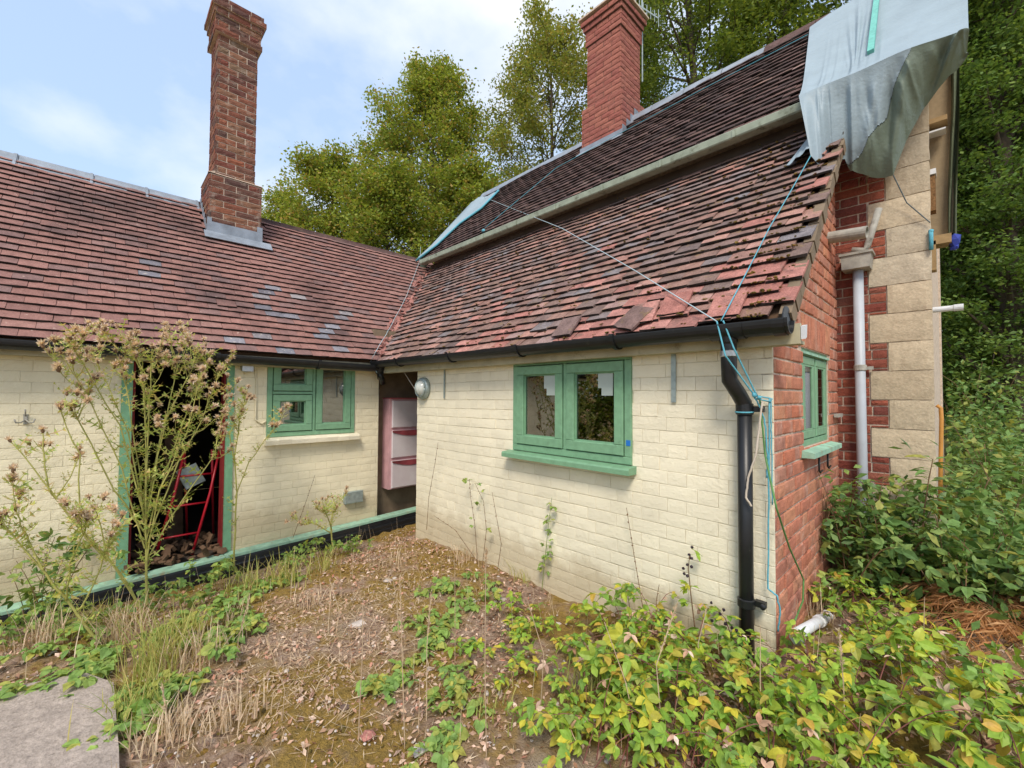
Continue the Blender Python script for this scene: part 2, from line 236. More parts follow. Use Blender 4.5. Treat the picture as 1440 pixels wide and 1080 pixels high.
# ------------------------------------------------------------------ mesh helpers
def A3(*a): return np.array(a, float)
def unit(v): v = np.asarray(v, float); return v/np.linalg.norm(v)
class MB:
    def __init__(s): s.v, s.f, s.m = [], [], []
    def add(s, v, f, mi=0):
        o = len(s.v); s.v.extend([tuple(map(float, p)) for p in v]); s.f.extend([tuple(o+i for i in q) for q in f]); s.m.extend([mi]*len(f)); return s
    def box(s, lo, hi, mi=0):
        x0, y0, z0 = lo; x1, y1, z1 = hi
        return s.add([(x0,y0,z0),(x1,y0,z0),(x1,y1,z0),(x0,y1,z0),(x0,y0,z1),(x1,y0,z1),(x1,y1,z1),(x0,y1,z1)],
                     [(3,2,1,0),(4,5,6,7),(0,1,5,4),(1,2,6,5),(2,3,7,6),(3,0,4,7)], mi)
    def obox(s, o, u, v, n, u0, u1, v0, v1, n0, n1, mi=0, bev=0.0):
        """box in a local frame; the outer (n1) face may have a chamfer"""
        o, u, v, n = map(np.asarray, (o, u, v, n)); q = lambda a, b, c: o+u*a+v*b+n*c
        if bev <= 0:
            return s.add([q(u0,v0,n0),q(u1,v0,n0),q(u1,v1,n0),q(u0,v1,n0),q(u0,v0,n1),q(u1,v0,n1),q(u1,v1,n1),q(u0,v1,n1)],
                         [(3,2,1,0),(4,5,6,7),(0,1,5,4),(1,2,6,5),(2,3,7,6),(3,0,4,7)], mi)
        b = bev
        return s.add([q(u0,v0,n0),q(u1,v0,n0),q(u1,v1,n0),q(u0,v1,n0),q(u0,v0,n1-b),q(u1,v0,n1-b),q(u1,v1,n1-b),q(u0,v1,n1-b),q(u0+b,v0+b,n1),q(u1-b,v0+b,n1),q(u1-b,v1-b,n1),q(u0+b,v1-b,n1)],
                     [(3,2,1,0),(8,9,10,11),(0,1,5,4),(1,2,6,5),(2,3,7,6),(3,0,4,7),(4,5,9,8),(5,6,10,9),(6,7,11,10),(7,4,8,11)], mi)
    def tube(s, pts, r, k=8, mi=0, cap=True):
        pts = [np.asarray(p, float) for p in pts]; n = len(pts); rr = r if hasattr(r, '__len__') else [r]*n
        o = len(s.v); prev = None; vs, fs = [], []
        for i, p in enumerate(pts):
            d = unit(pts[min(i+1, n-1)]-pts[max(i-1, 0)])
            a = prev if prev is not None else (A3(0,0,1) if abs(d[2]) < 0.9 else A3(1,0,0))
            a = unit(a-d*np.dot(a, d)); b = np.cross(d, a); prev = a
            for j in range(k):
                t = 2*math.pi*j/k; vs.append(p+(a*math.cos(t)+b*math.sin(t))*rr[i])
        for i in range(n-1):
            for j in range(k): fs.append((i*k+j, i*k+(j+1)%k, (i+1)*k+(j+1)%k, (i+1)*k+j))
        if cap: fs.append(tuple(range(k-1, -1, -1))); fs.append(tuple((n-1)*k+j for j in range(k)))
        return s.add(vs, fs, mi)
    def lathe(s, o, ax, prof, k=16, mi=0):
        """prof: list of (radius, height along ax)"""
        ax = unit(ax); a = A3(0,0,1) if abs(ax[2]) < 0.9 else A3(1,0,0); a = unit(a-ax*np.dot(a, ax)); b = np.cross(ax, a); o = np.asarray(o)
        vs, fs = [], []
        for r, h in prof:
            for j in range(k):
                t = 2*math.pi*j/k; vs.append(o+ax*h+(a*math.cos(t)+b*math.sin(t))*r)
        for i in range(len(prof)-1):
            for j in range(k): fs.append((i*k+j, i*k+(j+1)%k, (i+1)*k+(j+1)%k, (i+1)*k+j))
        fs.append(tuple(range(k-1, -1, -1))); fs.append(tuple((len(prof)-1)*k+j for j in range(k)))
        return s.add(vs, fs, mi)
    def ext(s, prof, u, v, o, d, length, mi=0, closed=True):
        """extrude a 2-D profile (list of (a,b) in frame u,v) from o along d"""
        o, u, v, d = map(np.asarray, (o, u, v, d)); n = len(prof); vs = [o+u*a+v*b for a, b in prof]+[o+u*a+v*b+d*length for a, b in prof]
        fs = [(i, (i+1)%n, n+(i+1)%n, n+i) for i in range(n if closed else n-1)]
        if closed: fs += [tuple(range(n-1, -1, -1)), tuple(range(n, 2*n))]
        return s.add(vs, fs, mi)
    def blob(s, c, r, mi=0, j=0.25, sq=1.0):
        t = (1+5**0.5)/2; base = [(-1,t,0),(1,t,0),(-1,-t,0),(1,-t,0),(0,-1,t),(0,1,t),(0,-1,-t),(0,1,-t),(t,0,-1),(t,0,1),(-t,0,-1),(-t,0,1)]
        vs = [np.asarray(c)+unit(b)*r*(1+rnd.uniform(-j, j))*A3(1,1,sq) for b in base]
        return s.add(vs, [(0,11,5),(0,5,1),(0,1,7),(0,7,10),(0,10,11),(1,5,9),(5,11,4),(11,10,2),(10,7,6),(7,1,8),(3,9,4),(3,4,2),(3,2,6),(3,6,8),(3,8,9),(4,9,5),(2,4,11),(6,2,10),(8,6,7),(9,8,1)], mi)
    def mesh(s, name, mats, smooth=False):
        me = bpy.data.meshes.new(name); me.from_pydata(s.v, [], s.f); 
        for m in (mats if isinstance(mats, (list, tuple)) else [mats]): me.materials.append(MAT[m] if isinstance(m, str) else m)
        me.polygons.foreach_set('material_index', s.m)
        if smooth: me.polygons.foreach_set('use_smooth', [True]*len(s.f))
        me.update(); return me
    def build(s, name, mats, parent=None, smooth=False, **tags):
        return place(name, s.mesh(name, mats, smooth), parent, None, **tags)
def npmesh(name, V, F, mat, smooth=False):
    """fast mesh from arrays: V (n,3), F (m,k)"""
    me = bpy.data.meshes.new(name); m, k = F.shape
    me.vertices.add(len(V)); me.vertices.foreach_set('co', np.ascontiguousarray(V, dtype=np.float32).ravel())
    me.loops.add(m*k); me.loops.foreach_set('vertex_index', np.ascontiguousarray(F, dtype=np.int32).ravel())
    me.polygons.add(m); me.polygons.foreach_set('loop_start', np.arange(0, m*k, k, dtype=np.int32))
    if smooth: me.polygons.foreach_set('use_smooth', np.ones(m, dtype=bool))
    me.update(calc_edges=True); me.validate(); me.materials.append(MAT[mat]); return me
def place(name, me, parent=None, mw=None, label=None, cat=None, group=None, kind=None):
    o = bpy.data.objects.new(name, me); COL.objects.link(o)
    if mw is not None: o.matrix_basis = mw
    if parent is not None:
        o.parent = parent; o.matrix_parent_inverse = Matrix.Translation(parent.location).inverted() if parent.type == 'EMPTY' else Matrix()
    if label: o['label'] = label
    if cat: o['category'] = cat
    if group: o['group'] = group
    if kind: o['kind'] = kind
    return o
def thing(name, loc, label, cat, group=None):
    o = place(name, None, None, None, label, cat, group); o.location = tuple(map(float, loc)); o.empty_display_size = 0.1; return o
def frame(o, u, v, n, s=(1, 1, 1)):
    return Matrix(((u[0]*s[0], v[0]*s[1], n[0]*s[2], o[0]), (u[1]*s[0], v[1]*s[1], n[1]*s[2], o[1]), (u[2]*s[0], v[2]*s[1], n[2]*s[2], o[2]), (0, 0, 0, 1)))
X, Y, Z = A3(1,0,0), A3(0,1,0), A3(0,0,1)

# ------------------------------------------------------------------ key dimensions (metres, camera at the origin)
YF, XS, XL, YM = 2.415, -0.632, -4.75, 4.12       # lean-to front, lean-to side, wing front, house front
EF = (2.32, 0.40)                                 # lean-to eave: y, z     (45 degree roof)
EL = (-4.63, 0.42)                                # wing eave: x, z        (45 degree roof)
SM = 1.18; EM = (3.93, 2.29); RM = (5.25, 2.29+1.18*1.32)   # house eave, ridge
XR = -6.60; ZR = EL[1]+(EL[0]-XR)                 # wing ridge
XG0, XG1 = -6.25, -0.11                           # house gables
PLANES = {'F': (A3(0,-1,1), EF[1]-EF[0]), 'L': (A3(1,0,1), EL[1]+EL[0]), 'M': (A3(0,-SM,1), EM[1]-SM*EM[0])}
def ss(a, b, t):
    t = np.clip((t-a)/(b-a), 0, 1); return t*t*(3-2*t)
def gz(x, y):
    x = np.asarray(x, float); y = np.asarray(y, float)
    z = -1.445 + 0.13*ss(-2.2, -0.7, x)*ss(1.2, 2.4, y) - 0.20*(1-ss(-4.45, -3.5, x))*(0.55+0.45*(1-ss(0.8, 3.0, y))) + 0.05*ss(2.0, 3.6, y)*ss(-4.0, -3.0, x)
    z = z + 0.10*ss(-0.5, 0.6, x)*ss(2.6, 5.0, y)
    z = z + 0.012*np.sin(3.1*x+1.7*y)*np.sin(2.3*y-1.1*x) + 0.007*np.sin(9*x+4*y)*np.cos(8*y-3*x)
    return z

# ------------------------------------------------------------------ the ground
def axis(lo, hi, near0, near1, step):
    a = list(np.arange(near0, near1+1e-6, step)); s = step
    while a[-1] < hi: s *= 1.35; a.append(a[-1]+s)
    s = step; b = [near0]
    while b[-1] > lo: s *= 1.35; b.append(b[-1]-s)
    return np.array(sorted(set(b+a)))
gx, gy = axis(-300, 300, -5.4, 1.6, 0.06), axis(-300, 300, -1.4, 6.0, 0.06)
GX, GY = np.meshgrid(gx, gy, indexing='ij'); GZ = gz(GX, GY) + rng.normal(0, 0.010, GX.shape)
nx, ny = len(gx), len(gy); idx = np.arange(nx*ny).reshape(nx, ny)
F = np.stack([idx[:-1,:-1], idx[1:,:-1], idx[1:,1:], idx[:-1,1:]], -1).reshape(-1, 4)
place('ground', npmesh('ground', np.stack([GX, GY, GZ], -1).reshape(-1, 3), F, 'soil', True), kind='structure')
b = MB(); n = 26
pts = [(-3.02+0.006*rnd.uniform(-1, 1), 0.085-0.0*i) for i in range(1)]
slab = [(-0.35, 0.085), (-1.0, 0.09), (-1.7, 0.08), (-2.3, 0.088), (-2.85, 0.082), (-3.05, -0.02), (-3.15, -0.3), (-3.3, -1.2), (-3.3, -2.6), (-0.35, -2.6)]
b.add([(x, y, -1.395) for x, y in slab]+[(x*1.001, y+0.006, -1.6) for x, y in slab], [tuple(range(len(slab)))[::-1]]+[(i, (i+1) % len(slab), len(slab)+(i+1) % len(slab), len(slab)+i) for i in range(len(slab))])
b.build('concrete_path', 'concrete', kind='structure')

# ------------------------------------------------------------------ bricks
def brick_proto(name, mat, L, H, D, rough=0.004, ch=0.006):
    """a fired brick with uneven face; x along the wall, y up, z out (face at z=0)"""
    b = MB(); nx, ny = 5, 3; vs = []
    for j in range(ny):
        for i in range(nx):
            x = (i/(nx-1)-0.5)*L; y = (j/(ny-1)-0.5)*H; e = (i in (0, nx-1)) or (j in (0, ny-1))
            vs.append((x*(1-(2*ch/L if e else 0))+rnd.uniform(-1, 1)*rough*0.5, y*(1-(2*ch/H if e else 0))+rnd.uniform(-1, 1)*rough*0.5, rnd.uniform(-1, 0)*rough-(rough*0.8 if e else 0)))
    fs = [(j*nx+i, j*nx+i+1, (j+1)*nx+i+1, (j+1)*nx+i) for j in range(ny-1) for i in range(nx-1)]
    rim = [i for i in range(nx)]+[j*nx+nx-1 for j in range(1, ny)]+[(ny-1)*nx+i for i in range(nx-2, -1, -1)]+[j*nx for j in range(ny-2, 0, -1)]
    o = len(vs); m = len(rim)
    for q in rim:
        i, j = q % nx, q//nx; vs.append(((i/(nx-1)-0.5)*L, (j/(ny-1)-0.5)*H, -ch*1.2))
    for q in rim:
        i, j = q % nx, q//nx; vs.append(((i/(nx-1)-0.5)*L, (j/(ny-1)-0.5)*H, -D))
    for t in range(m):
        u = (t+1) % m; fs.append((rim[u], rim[t], o+t, o+u)); fs.append((o+u, o+t, o+m+t, o+m+u))
    b.add(vs, fs); return b.mesh(name, mat)
PROTO = {}
def protos(key, mat, L, H, D, n=8, **kw):
    kk = (key, mat, round(L, 3), round(H, 3))
    if kk not in PROTO: PROTO[kk] = [brick_proto(key, mat, L, H, D, **kw) for _ in range(n)]
    return PROTO[kk]
def lay(name, mat, o, u, v, n, length, height, course, blen, joint, parent, openings=(), allow=None, bond='stretcher', start=0, depth=0.05, jit=0.0015, tilt=0.004, mb_limit=300, rough=0.004, ch=0.006, sag=None, vj=None):
    """lay bricks on the plane o+u*a+v*b, face outwards along n; each brick is an object"""
    H = course-joint; pr = protos(name, mat, blen-joint, H, depth, rough=rough, ch=ch); c = 0; spill = MB()
    rows = int(round(height/course)); items = []
    for r in range(rows):
        v0 = r*course; a = -rnd.random()*0.02
        if bond == 'stretcher': seq = [blen]; a -= (0.5*blen if (r+start) % 2 else 0)
        elif bond == 'english': seq = [blen] if (r+start) % 2 else [blen*0.5]; a -= 0.25*blen if (r+start) % 2 else 0
        else: seq = [blen, blen*0.5]; a -= (0.75*blen if (r+start) % 2 else 0)
        i = 0
        while a < length-0.02:
            L = seq[i % len(seq)]; i += 1; segs = [(max(a, 0), min(a+L, length), v0, v0+course)]; a += L
            for (p0, p1, q0, q1) in openings:
                ns = []
                for (s0, s1, t0, t1) in segs:
                    if s1 <= p0 or s0 >= p1 or t1 <= q0+0.004 or t0 >= q1-0.004: ns.append((s0, s1, t0, t1)); continue
                    if s0 < p0: ns.append((s0, p0, t0, t1))
                    if s1 > p1: ns.append((p1, s1, t0, t1))
                    m0, m1 = max(s0, p0), min(s1, p1)
                    if t0 < q0-0.012: ns.append((m0, m1, t0, q0))
                    if t1 > q1+0.012: ns.append((m0, m1, q1, t1))
                segs = ns
            for (s0, s1, t0, t1) in segs:
                if s1-s0 < joint+0.012 or t1-t0 < joint+0.008: continue
                if allow and not allow(s0, s1, t0, t1): continue
                items.append((s0, s1, t0, t1))
    dist = lambda it: np.linalg.norm(o+u*(it[0]+it[1])/2+v*(it[2]+it[3])/2)
    items.sort(key=dist)
    for c, (s0, s1, t0, t1) in enumerate(items):
        w, h = s1-s0-(vj or joint), t1-t0-joint; ang = rnd.gauss(0, tilt); ca, sa = math.cos(ang), math.sin(ang)
        uu, vv = u*ca+v*sa, v*ca-u*sa; q = o+u*(s0+s1)/2+v*((t0+t1)/2+(sag((s0+s1)/2, t0) if sag else 0))+n*rnd.gauss(0, jit)
        me = pr[rnd.randrange(len(pr))]; sc = (w/(blen-joint), h/H, 1)
        if c < mb_limit: place(name, me, parent, frame(q, uu, vv, n, sc))
        else:
            M = np.array(frame(q, uu, vv, n, sc)); vs = [(M @ np.array([*x.co, 1]))[:3] for x in me.vertices]; spill.add(vs, [tuple(p.vertices) for p in me.polygons])
    if len(spill.v): spill.build(name, mat, parent, kind='stuff')

# ------------------------------------------------------------------ roof tiles
def tile_proto(mat, W=0.163, Ln=0.205, T=0.013):
    b = MB(); vs = []; nx = 4
    for k, z0 in ((0, T), (1, 0)):
        for j in range(2):
            for i in range(nx):
                x = (i/(nx-1)-0.5)*W; cam_ = 0.0022*(1-(2*i/(nx-1)-1)**2)
                y = j*Ln+(rnd.uniform(-0.004, 0.003) if j == 0 else 0)
                if j == 0 and i in (0, nx-1) and rnd.random() < 0.3: y += rnd.uniform(0.004, 0.016)
                vs.append((x+rnd.uniform(-0.001, 0.001), y, z0+cam_*(1 if j == 0 else 0.7)+rnd.uniform(-0.001, 0.001)))
    for j in range(nx-1):
        vs_ = None
    fs = [(i, i+1, nx+i+1, nx+i) for i in range(nx-1)]+[(2*nx+i+1, 2*nx+i, 3*nx+i, 3*nx+i+1) for i in range(nx-1)]
    fs += [(i+1, i, 2*nx+i, 2*nx+i+1) for i in range(nx-1)]
    fs += [(0, nx, 3*nx, 2*nx), (nx-1, 2*nx+nx-1, 3*nx+nx-1, 2*nx-1)]
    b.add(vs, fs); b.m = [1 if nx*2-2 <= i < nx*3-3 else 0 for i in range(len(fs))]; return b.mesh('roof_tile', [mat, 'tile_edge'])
def tile_roof(parent, mat, o, u, s, n, a0, a1, length, allow, gauge=0.1, W=0.166, limit=300, slip=0.0, alt=None, rough=1.0, altp=lambda a, h: 0.04):
    """rows of plain tiles; o = point on the eave, u along it, s up the slope, n off the roof"""
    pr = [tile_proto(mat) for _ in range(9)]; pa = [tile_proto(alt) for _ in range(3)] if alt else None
    items = []; rows = int(length/gauge)
    for r in range(rows):
        off = (W/2 if r % 2 else 0)+rnd.uniform(-0.012, 0.012)
        a = a0+off-W
        while a < a1:
            q = o+u*a+s*(r*gauge)
            if allow(q, a, r*gauge): items.append((a, r*gauge, q))
            a += W
    items.sort(key=lambda t: np.linalg.norm(t[2]))
    th = math.asin(0.0178/gauge); spill = MB()
    ph = [rnd.uniform(0, 6) for _ in range(4)]
    for c, (a, h, q) in enumerate(items):
        wob = (math.sin(a*1.9+ph[0])*0.010+math.sin(a*4.3+h*2+ph[1])*0.006)*rough
        ang = rnd.gauss(0, 0.012*rough); t = th+rnd.gauss(0, 0.012)*rough; ca, sa = math.cos(ang), math.sin(ang)
        s1 = s*math.cos(t)-n*math.sin(t); n1 = n*math.cos(t)+s*math.sin(t); uu = u*ca+s1*sa; ss_ = s1*ca-u*sa
        dd = -abs(rnd.gauss(0, 0.016)) if rnd.random() < slip else rnd.gauss(0, 0.0025)*rough
        if slip and rnd.random() < slip*0.10: dd -= rnd.uniform(0.02, 0.05)
        q = q+s*dd+s*wob*0.8+n*(0.022+wob*0.35+(0.006 if dd < -0.012 else 0)+rnd.gauss(0, 0.0014)*rough)
        me = pr[rnd.randrange(9)]
        if pa and alt and rnd.random() < altp(a, h): me = pa[rnd.randrange(3)]
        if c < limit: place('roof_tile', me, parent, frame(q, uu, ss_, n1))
        else:
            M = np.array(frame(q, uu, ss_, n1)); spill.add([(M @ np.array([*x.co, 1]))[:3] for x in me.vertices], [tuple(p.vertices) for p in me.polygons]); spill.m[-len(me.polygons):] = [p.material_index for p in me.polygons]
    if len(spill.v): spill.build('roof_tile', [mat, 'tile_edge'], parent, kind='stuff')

# ------------------------------------------------------------------ windows
def window(parent, o, u, n, w, h, cells, fm='green', fw_=0.05, sw=0.062, rec=0.0, label=None, front=0.022, pn=-0.006):
    """painted timber window: outer frame, sashes standing proud with a dark gap, panes. cells = [(u0,u1,v0,v1)] in 0..1"""
    v = Z; o = np.asarray(o, float)-n*rec
    b = MB()
    b.obox(o,u,v,n,0,w,0,fw_,-0.05,0.012,0,0.003); b.obox(o,u,v,n,0,w,h-fw_,h,-0.05,0.012,0,0.003)
    b.obox(o,u,v,n,0,fw_,fw_+0.001,h-fw_-0.001,-0.05,0.012,0,0.003); b.obox(o,u,v,n,w-fw_,w,fw_+0.001,h-fw_-0.001,-0.05,0.012,0,0.003)
    iw, ih = w-2*fw_, h-2*fw_
    us = sorted({c[1] for c in cells if c[1] < 0.99}); 
    for q in us: b.obox(o,u,v,n,fw_+iw*q-0.014,fw_+iw*q+0.014,fw_+0.001,h-fw_-0.001,-0.05,0.010,0,0.003)
    for c in cells:
        if c[3] < 0.99: b.obox(o,u,v,n,fw_+iw*c[0]+0.002,fw_+iw*c[1]-0.0145,fw_+ih*c[3]-0.014,fw_+ih*c[3]+0.014,-0.05,0.009,0,0.003)
    win = b.build('window', [fm], parent)
    if label: win['label'] = label
    for (a0, a1, b0, b1) in cells:
        g = 0.020
        x0, x1 = fw_+iw*a0+(0.006 if a0 == 0 else g), fw_+iw*a1-(0.006 if a1 == 1 else g)
        y0, y1 = fw_+ih*b0+(0.006 if b0 == 0 else g), fw_+ih*b1-(0.006 if b1 == 1 else g)
        s = MB()
        s.obox(o,u,v,n,x0,x1,y0,y0+sw,-0.045,front,0,0.004); s.obox(o,u,v,n,x0,x1,y1-sw,y1,-0.045,front,0,0.004)
        s.obox(o,u,v,n,x0,x0+sw,y0+sw+0.001,y1-sw-0.001,-0.045,front,0,0.004); s.obox(o,u,v,n,x1-sw,x1,y0+sw+0.001,y1-sw-0.001,-0.045,front,0,0.004)
        for (p0,p1,q0,q1) in ((x0+sw,x1-sw,y0+sw,y0+sw+0.010),(x0+sw,x1-sw,y1-sw-0.010,y1-sw),(x0+sw,x0+sw+0.010,y0+sw+0.011,y1-sw-0.011),(x1-sw-0.010,x1-sw,y0+sw+0.011,y1-sw-0.011)):
            s.obox(o,u,v,n,p0,p1,q0,q1,-0.045,pn+0.006,0)                          # glazing bead
        s.build('sash', [fm], win)
        p = MB(); p.obox(o,u,v,n,x0+sw+0.004,x1-sw-0.004,y0+sw+0.004,y1-sw-0.004,pn-0.006,pn); p.build('pane', 'glass', win)
    bk = MB(); bk.obox(o,u,v,n,fw_-0.004,w-fw_+0.004,fw_-0.004,fw_+0.012,-0.048,-0.046)
    return win

# ================================================================== LEAN-TO
lean = thing('lean_to', (-2.3, 3.2, -1.44), 'low lean-to with cream painted brick front, red brick end and mossy tiled roof', 'outbuilding')
XF0 = -3.95
z0F = -1.56
wF = (-2.485, -1.42, -0.43, 0.283)
fw = MB()
def wall_hole(mb, o, u, v, n, L, H, holes, d0, d1, mi=0):
    """wall slab with rectangular holes, as butted boxes"""
    us = sorted({0, L, *[h[0] for h in holes], *[h[1] for h in holes]})
    for a, c in zip(us[:-1], us[1:]):
        cuts = sorted([(h[2], h[3]) for h in holes if h[0] < (a+c)/2 < h[1]]); q = 0
        for (q0, q1) in cuts+[(H, H)]:
            if q0 > q+1e-4: mb.obox(o, u, v, n, a, c, q, q0, d0, d1, mi)
            q = q1
HF = 1.93
oF = A3(XF0, YF, z0F)
wall_hole(fw, oF, X, Z, -Y, XS-XF0-0.06, HF, [(wF[0]-XF0, wF[1]-XF0, wF[2]-z0F, wF[3]-z0F)], -0.20, -0.0065)
front = fw.build('front_wall', 'cream_joint', lean)
lay('painted_brick', 'cream', oF, X, Z, -Y, XS-XF0-0.004, HF, 0.08, 0.226, 0.0034, front, [(wF[0]-XF0, wF[1]-XF0, wF[2]-z0F, wF[3]-z0F)], bond='flemish', depth=0.012, rough=0.0012, ch=0.0022, jit=0.0007, tilt=0.005, vj=0.0016,
    sag=lambda a, t: 0.006*math.sin(a*2.1+t*3))
# red brick end wall, rising to the roof slope
sw_ = MB(); oS = A3(XS, YF+0.013, z0F); LS = YM-0.03-YF-0.013
wS = (3.02-oS[1], 3.76-oS[1], -0.30-z0F, 0.30-z0F)
top = lambda y: EF[1]+(y-EF[0])-0.035
prof_y = [YF+0.013, YM-0.03]
y0, y1 = prof_y; ya, yb = 3.02, 3.76; za, zb = -0.30, 0.30
for (p, q, lo, hi) in ((y0, ya, None, None), (ya, yb, z0F, za), (ya, yb, zb, None), (yb, y1, None, None)):
    l0 = z0F if lo is None or lo == z0F else lo
    if hi is None: poly = [(p, l0), (q, l0), (q, top(q)), (p, top(p))]
    else: poly = [(p, l0), (q, l0), (q, hi), (p, hi)]
    sw_.ext(poly, Y, Z, A3(XS-0.2, 0, 0), X, 0.188)
side = sw_.build('end_wall', 'mortar_pale', lean)
lay('brick', 'brick_red', oS, Y, Z, X, LS, 3.6, 0.08, 0.226, 0.011, side, [wS, (wS[0]-0.10, wS[1]+0.08, wS[3]-0.002, wS[3]+0.215)], allow=lambda a0, a1, t0, t1: z0F+t1 < top(oS[1]+a0)+0.01, bond='flemish', depth=0.03, rough=0.0025, jit=0.002, tilt=0.005)
# flat arch of upright bricks over the end window
pr = protos('brick', 'brick_red', 0.071, 0.205, 0.03, 5)
for i in range(11):
    a = wS[0]-0.06+i*0.083; lean_ = (i-5)*0.018
    uu, vv = Y*math.cos(lean_)-Z*math.sin(lean_), Z*math.cos(lean_)+Y*math.sin(lean_)
    place('brick', pr[i % 5], side, frame(oS+Y*a+Z*(wS[3]+0.108)+X*0.002, uu, vv, X))
# hidden sides, floor and lining
b = MB(); b.ext([(YF+0.21, z0F), (YM-0.03, z0F), (YM-0.03, top(YM-0.03)), (YF+0.21, top(YF+0.21))], Y, Z, A3(XF0, 0, 0), X, 0.2)
b.build('passage_wall', 'cream_joint', lean)
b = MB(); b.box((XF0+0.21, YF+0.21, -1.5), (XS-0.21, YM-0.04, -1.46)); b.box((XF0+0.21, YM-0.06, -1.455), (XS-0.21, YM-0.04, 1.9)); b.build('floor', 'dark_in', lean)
# roof deck and tiles
sF, nF = unit(A3(0, 1, 1)), unit(A3(0, -1, 1))
roofF = MB(); deckL = (YM-EF[0]-0.0)*math.sqrt(2)
dk = [(-4.65, 0.0), (-0.53, 0.0), (-0.53, deckL), (-4.65-deckL/math.sqrt(2), deckL)]
oE = A3(0, EF[0], EF[1]-0.03)
roofF.add([oE+X*a+sF*q for a, q in dk]+[oE+X*a+sF*q-nF*0.04 for a, q in dk], [(0,1,2,3),(7,6,5,4),(0,4,5,1),(1,5,6,2),(2,6,7,3),(3,7,4,0)])
roofF = roofF.build('roof', 'timber_dark', lean)
tile_roof(roofF, 'tile_lean', A3(0, EF[0]-0.045, EF[1]-0.045), X, sF, nF, -7.0, -0.52, deckL+0.02, lambda q, a, h: q[0] > -4.62-(q[1]-EF[0])-0.07 and q[0] < -0.545, slip=0.35, alt='tile_red', rough=1.0, altp=lambda a, h: 0.05+0.50*(a > -2.0+h*1.5)*(h < 0.42)+0.22*(h < 0.25)+0.10*(h < 0.9))
# slipped and loose tiles near the gutter
pa = [tile_proto('tile_red') for _ in range(3)]; pb = [tile_proto('tile_lean') for _ in range(3)]
for (px, py, an, red, lift) in ((905, 460, 0.1, 1, 0.045), (948, 447, 0.04, 1, 0.04), (1020, 450, 0.0, 1, 0.036), (795, 476, 0.05, 0, 0.04), (882, 468, -0.35, 0, 0.05)):
    q = P(px, py, 'F', 0); uu = X*math.cos(an)+sF*math.sin(an); s2 = sF*math.cos(an)-X*math.sin(an)
    place('roof_tile', (pa if red else pb)[rnd.randrange(3)], roofF, frame(q+nF*lift-sF*0.03, uu, s2, nF))
# verge mortar and moss
b = MB(); prev = None
for i in range(24):
    t = i/24*deckL; q = oE+X*(-0.535+rnd.uniform(-0.006, 0.006))+sF*t
    b.obox(q, X, sF, nF, -0.04, 0.012, 0, deckL/24*rnd.uniform(0.8, 1.02), -0.045, 0.030+rnd.uniform(-0.006, 0.006))
b.build('verge_mortar', 'render', roofF)
b = MB()
for i in range(420):
    h = rnd.random()**1.4*deckL; a = -0.56-abs(rnd.gauss(0, 0.28)) if rnd.random() < 0.5 else rnd.uniform(-4.4, -0.6)
    if a < -4.6-h*0.7: continue
    h = round(h/0.1)*0.1+rnd.uniform(0, 0.02); q = A3(a, EF[0]-0.045, EF[1]-0.045)+sF*h+nF*0.045
    b.blob(q, rnd.uniform(0.004, 0.013), 0, 0.4, 0.55); b.blob(q+X*rnd.uniform(-0.02, 0.02)-nF*0.003, rnd.uniform(0.003, 0.009), 0, 0.4, 0.55)
b.build('moss', 'moss', roofF, kind='stuff')
# cream fascia under the gutter
b = MB(); b.box((-4.62, EF[0]+0.012, EF[1]-0.150), (-0.50, EF[0]+0.035, EF[1]-0.055)); b.box((-4.62, EF[0]+0.036, EF[1]-0.150), (-0.50, YF-0.003, EF[1]-0.135))
b.build('fascia_board', 'fascia_cream', lean)
b = MB(); b.ext([(EF[0]+0.012, EF[1]-0.13), (EF[0]+0.04, EF[1]-0.12), (EF[0]+0.05, EF[1]-0.06), (EF[0]+0.012, EF[1]-0.07)], Y, Z, A3(-0.498, 0, 0), X, 0.018)
b.build('eaves_end_block', 'white_dirty', lean)
# front window
win = window(lean, (wF[0], YF, wF[2]), X, -Y, wF[1]-wF[0], wF[3]-wF[2], [(0, 0.5, 0, 1), (0.5, 1, 0, 1)], fw_=0.048, sw=0.066, label='two-casement green window with papers taped to the panes')
b = MB(); b.obox(A3(wF[0], YF, wF[3]), X, Z, -Y, 0.24, 0.62, -0.034, -0.022, 0.0125, 0.018); b.build('vent_slot', 'black', win)
b = MB(); b.ext([(0.05, 0.0), (-0.085, -0.012), (-0.092, -0.022), (-0.092, -0.052), (0.0, -0.052), (0.0, -0.03), (0.05, -0.03)], Y, Z, A3(wF[0]-0.045, YF, wF[2]-0.001), X, wF[1]-wF[0]+0.075)
b.build('sill', 'green', win)
b = MB(); b.obox(A3(wF[1]-0.034, YF, wF[2]+0.12), X, Z, -Y, 0.0, 0.03, 0, 0.035, 0.0125, 0.015); b.build('tape_square', 'blue_tape', win)
# end window
winS = window(lean, (XS-0.03, 3.02, -0.30), Y, X, 0.74, 0.60, [(0, 0.5, 0, 1), (0.5, 1, 0, 1)], fw_=0.04, sw=0.05, front=0.016, pn=0.008, label='small green window in the red brick end wall')
b = MB(); b.ext([(-0.05, 0.0), (0.06, -0.02), (0.06, -0.05), (-0.05, -0.05)], X, Z, A3(XS, 2.96, -0.302), Y, 0.83); b.build('sill', 'green_old', winS)
b = MB(); b.obox(A3(XS-0.03, 3.02, 0.30), Y, Z, X, 0.0, 0.74, -0.035, -0.02, 0.013, 0.03); b.build('drip_bar', 'green_old', winS)

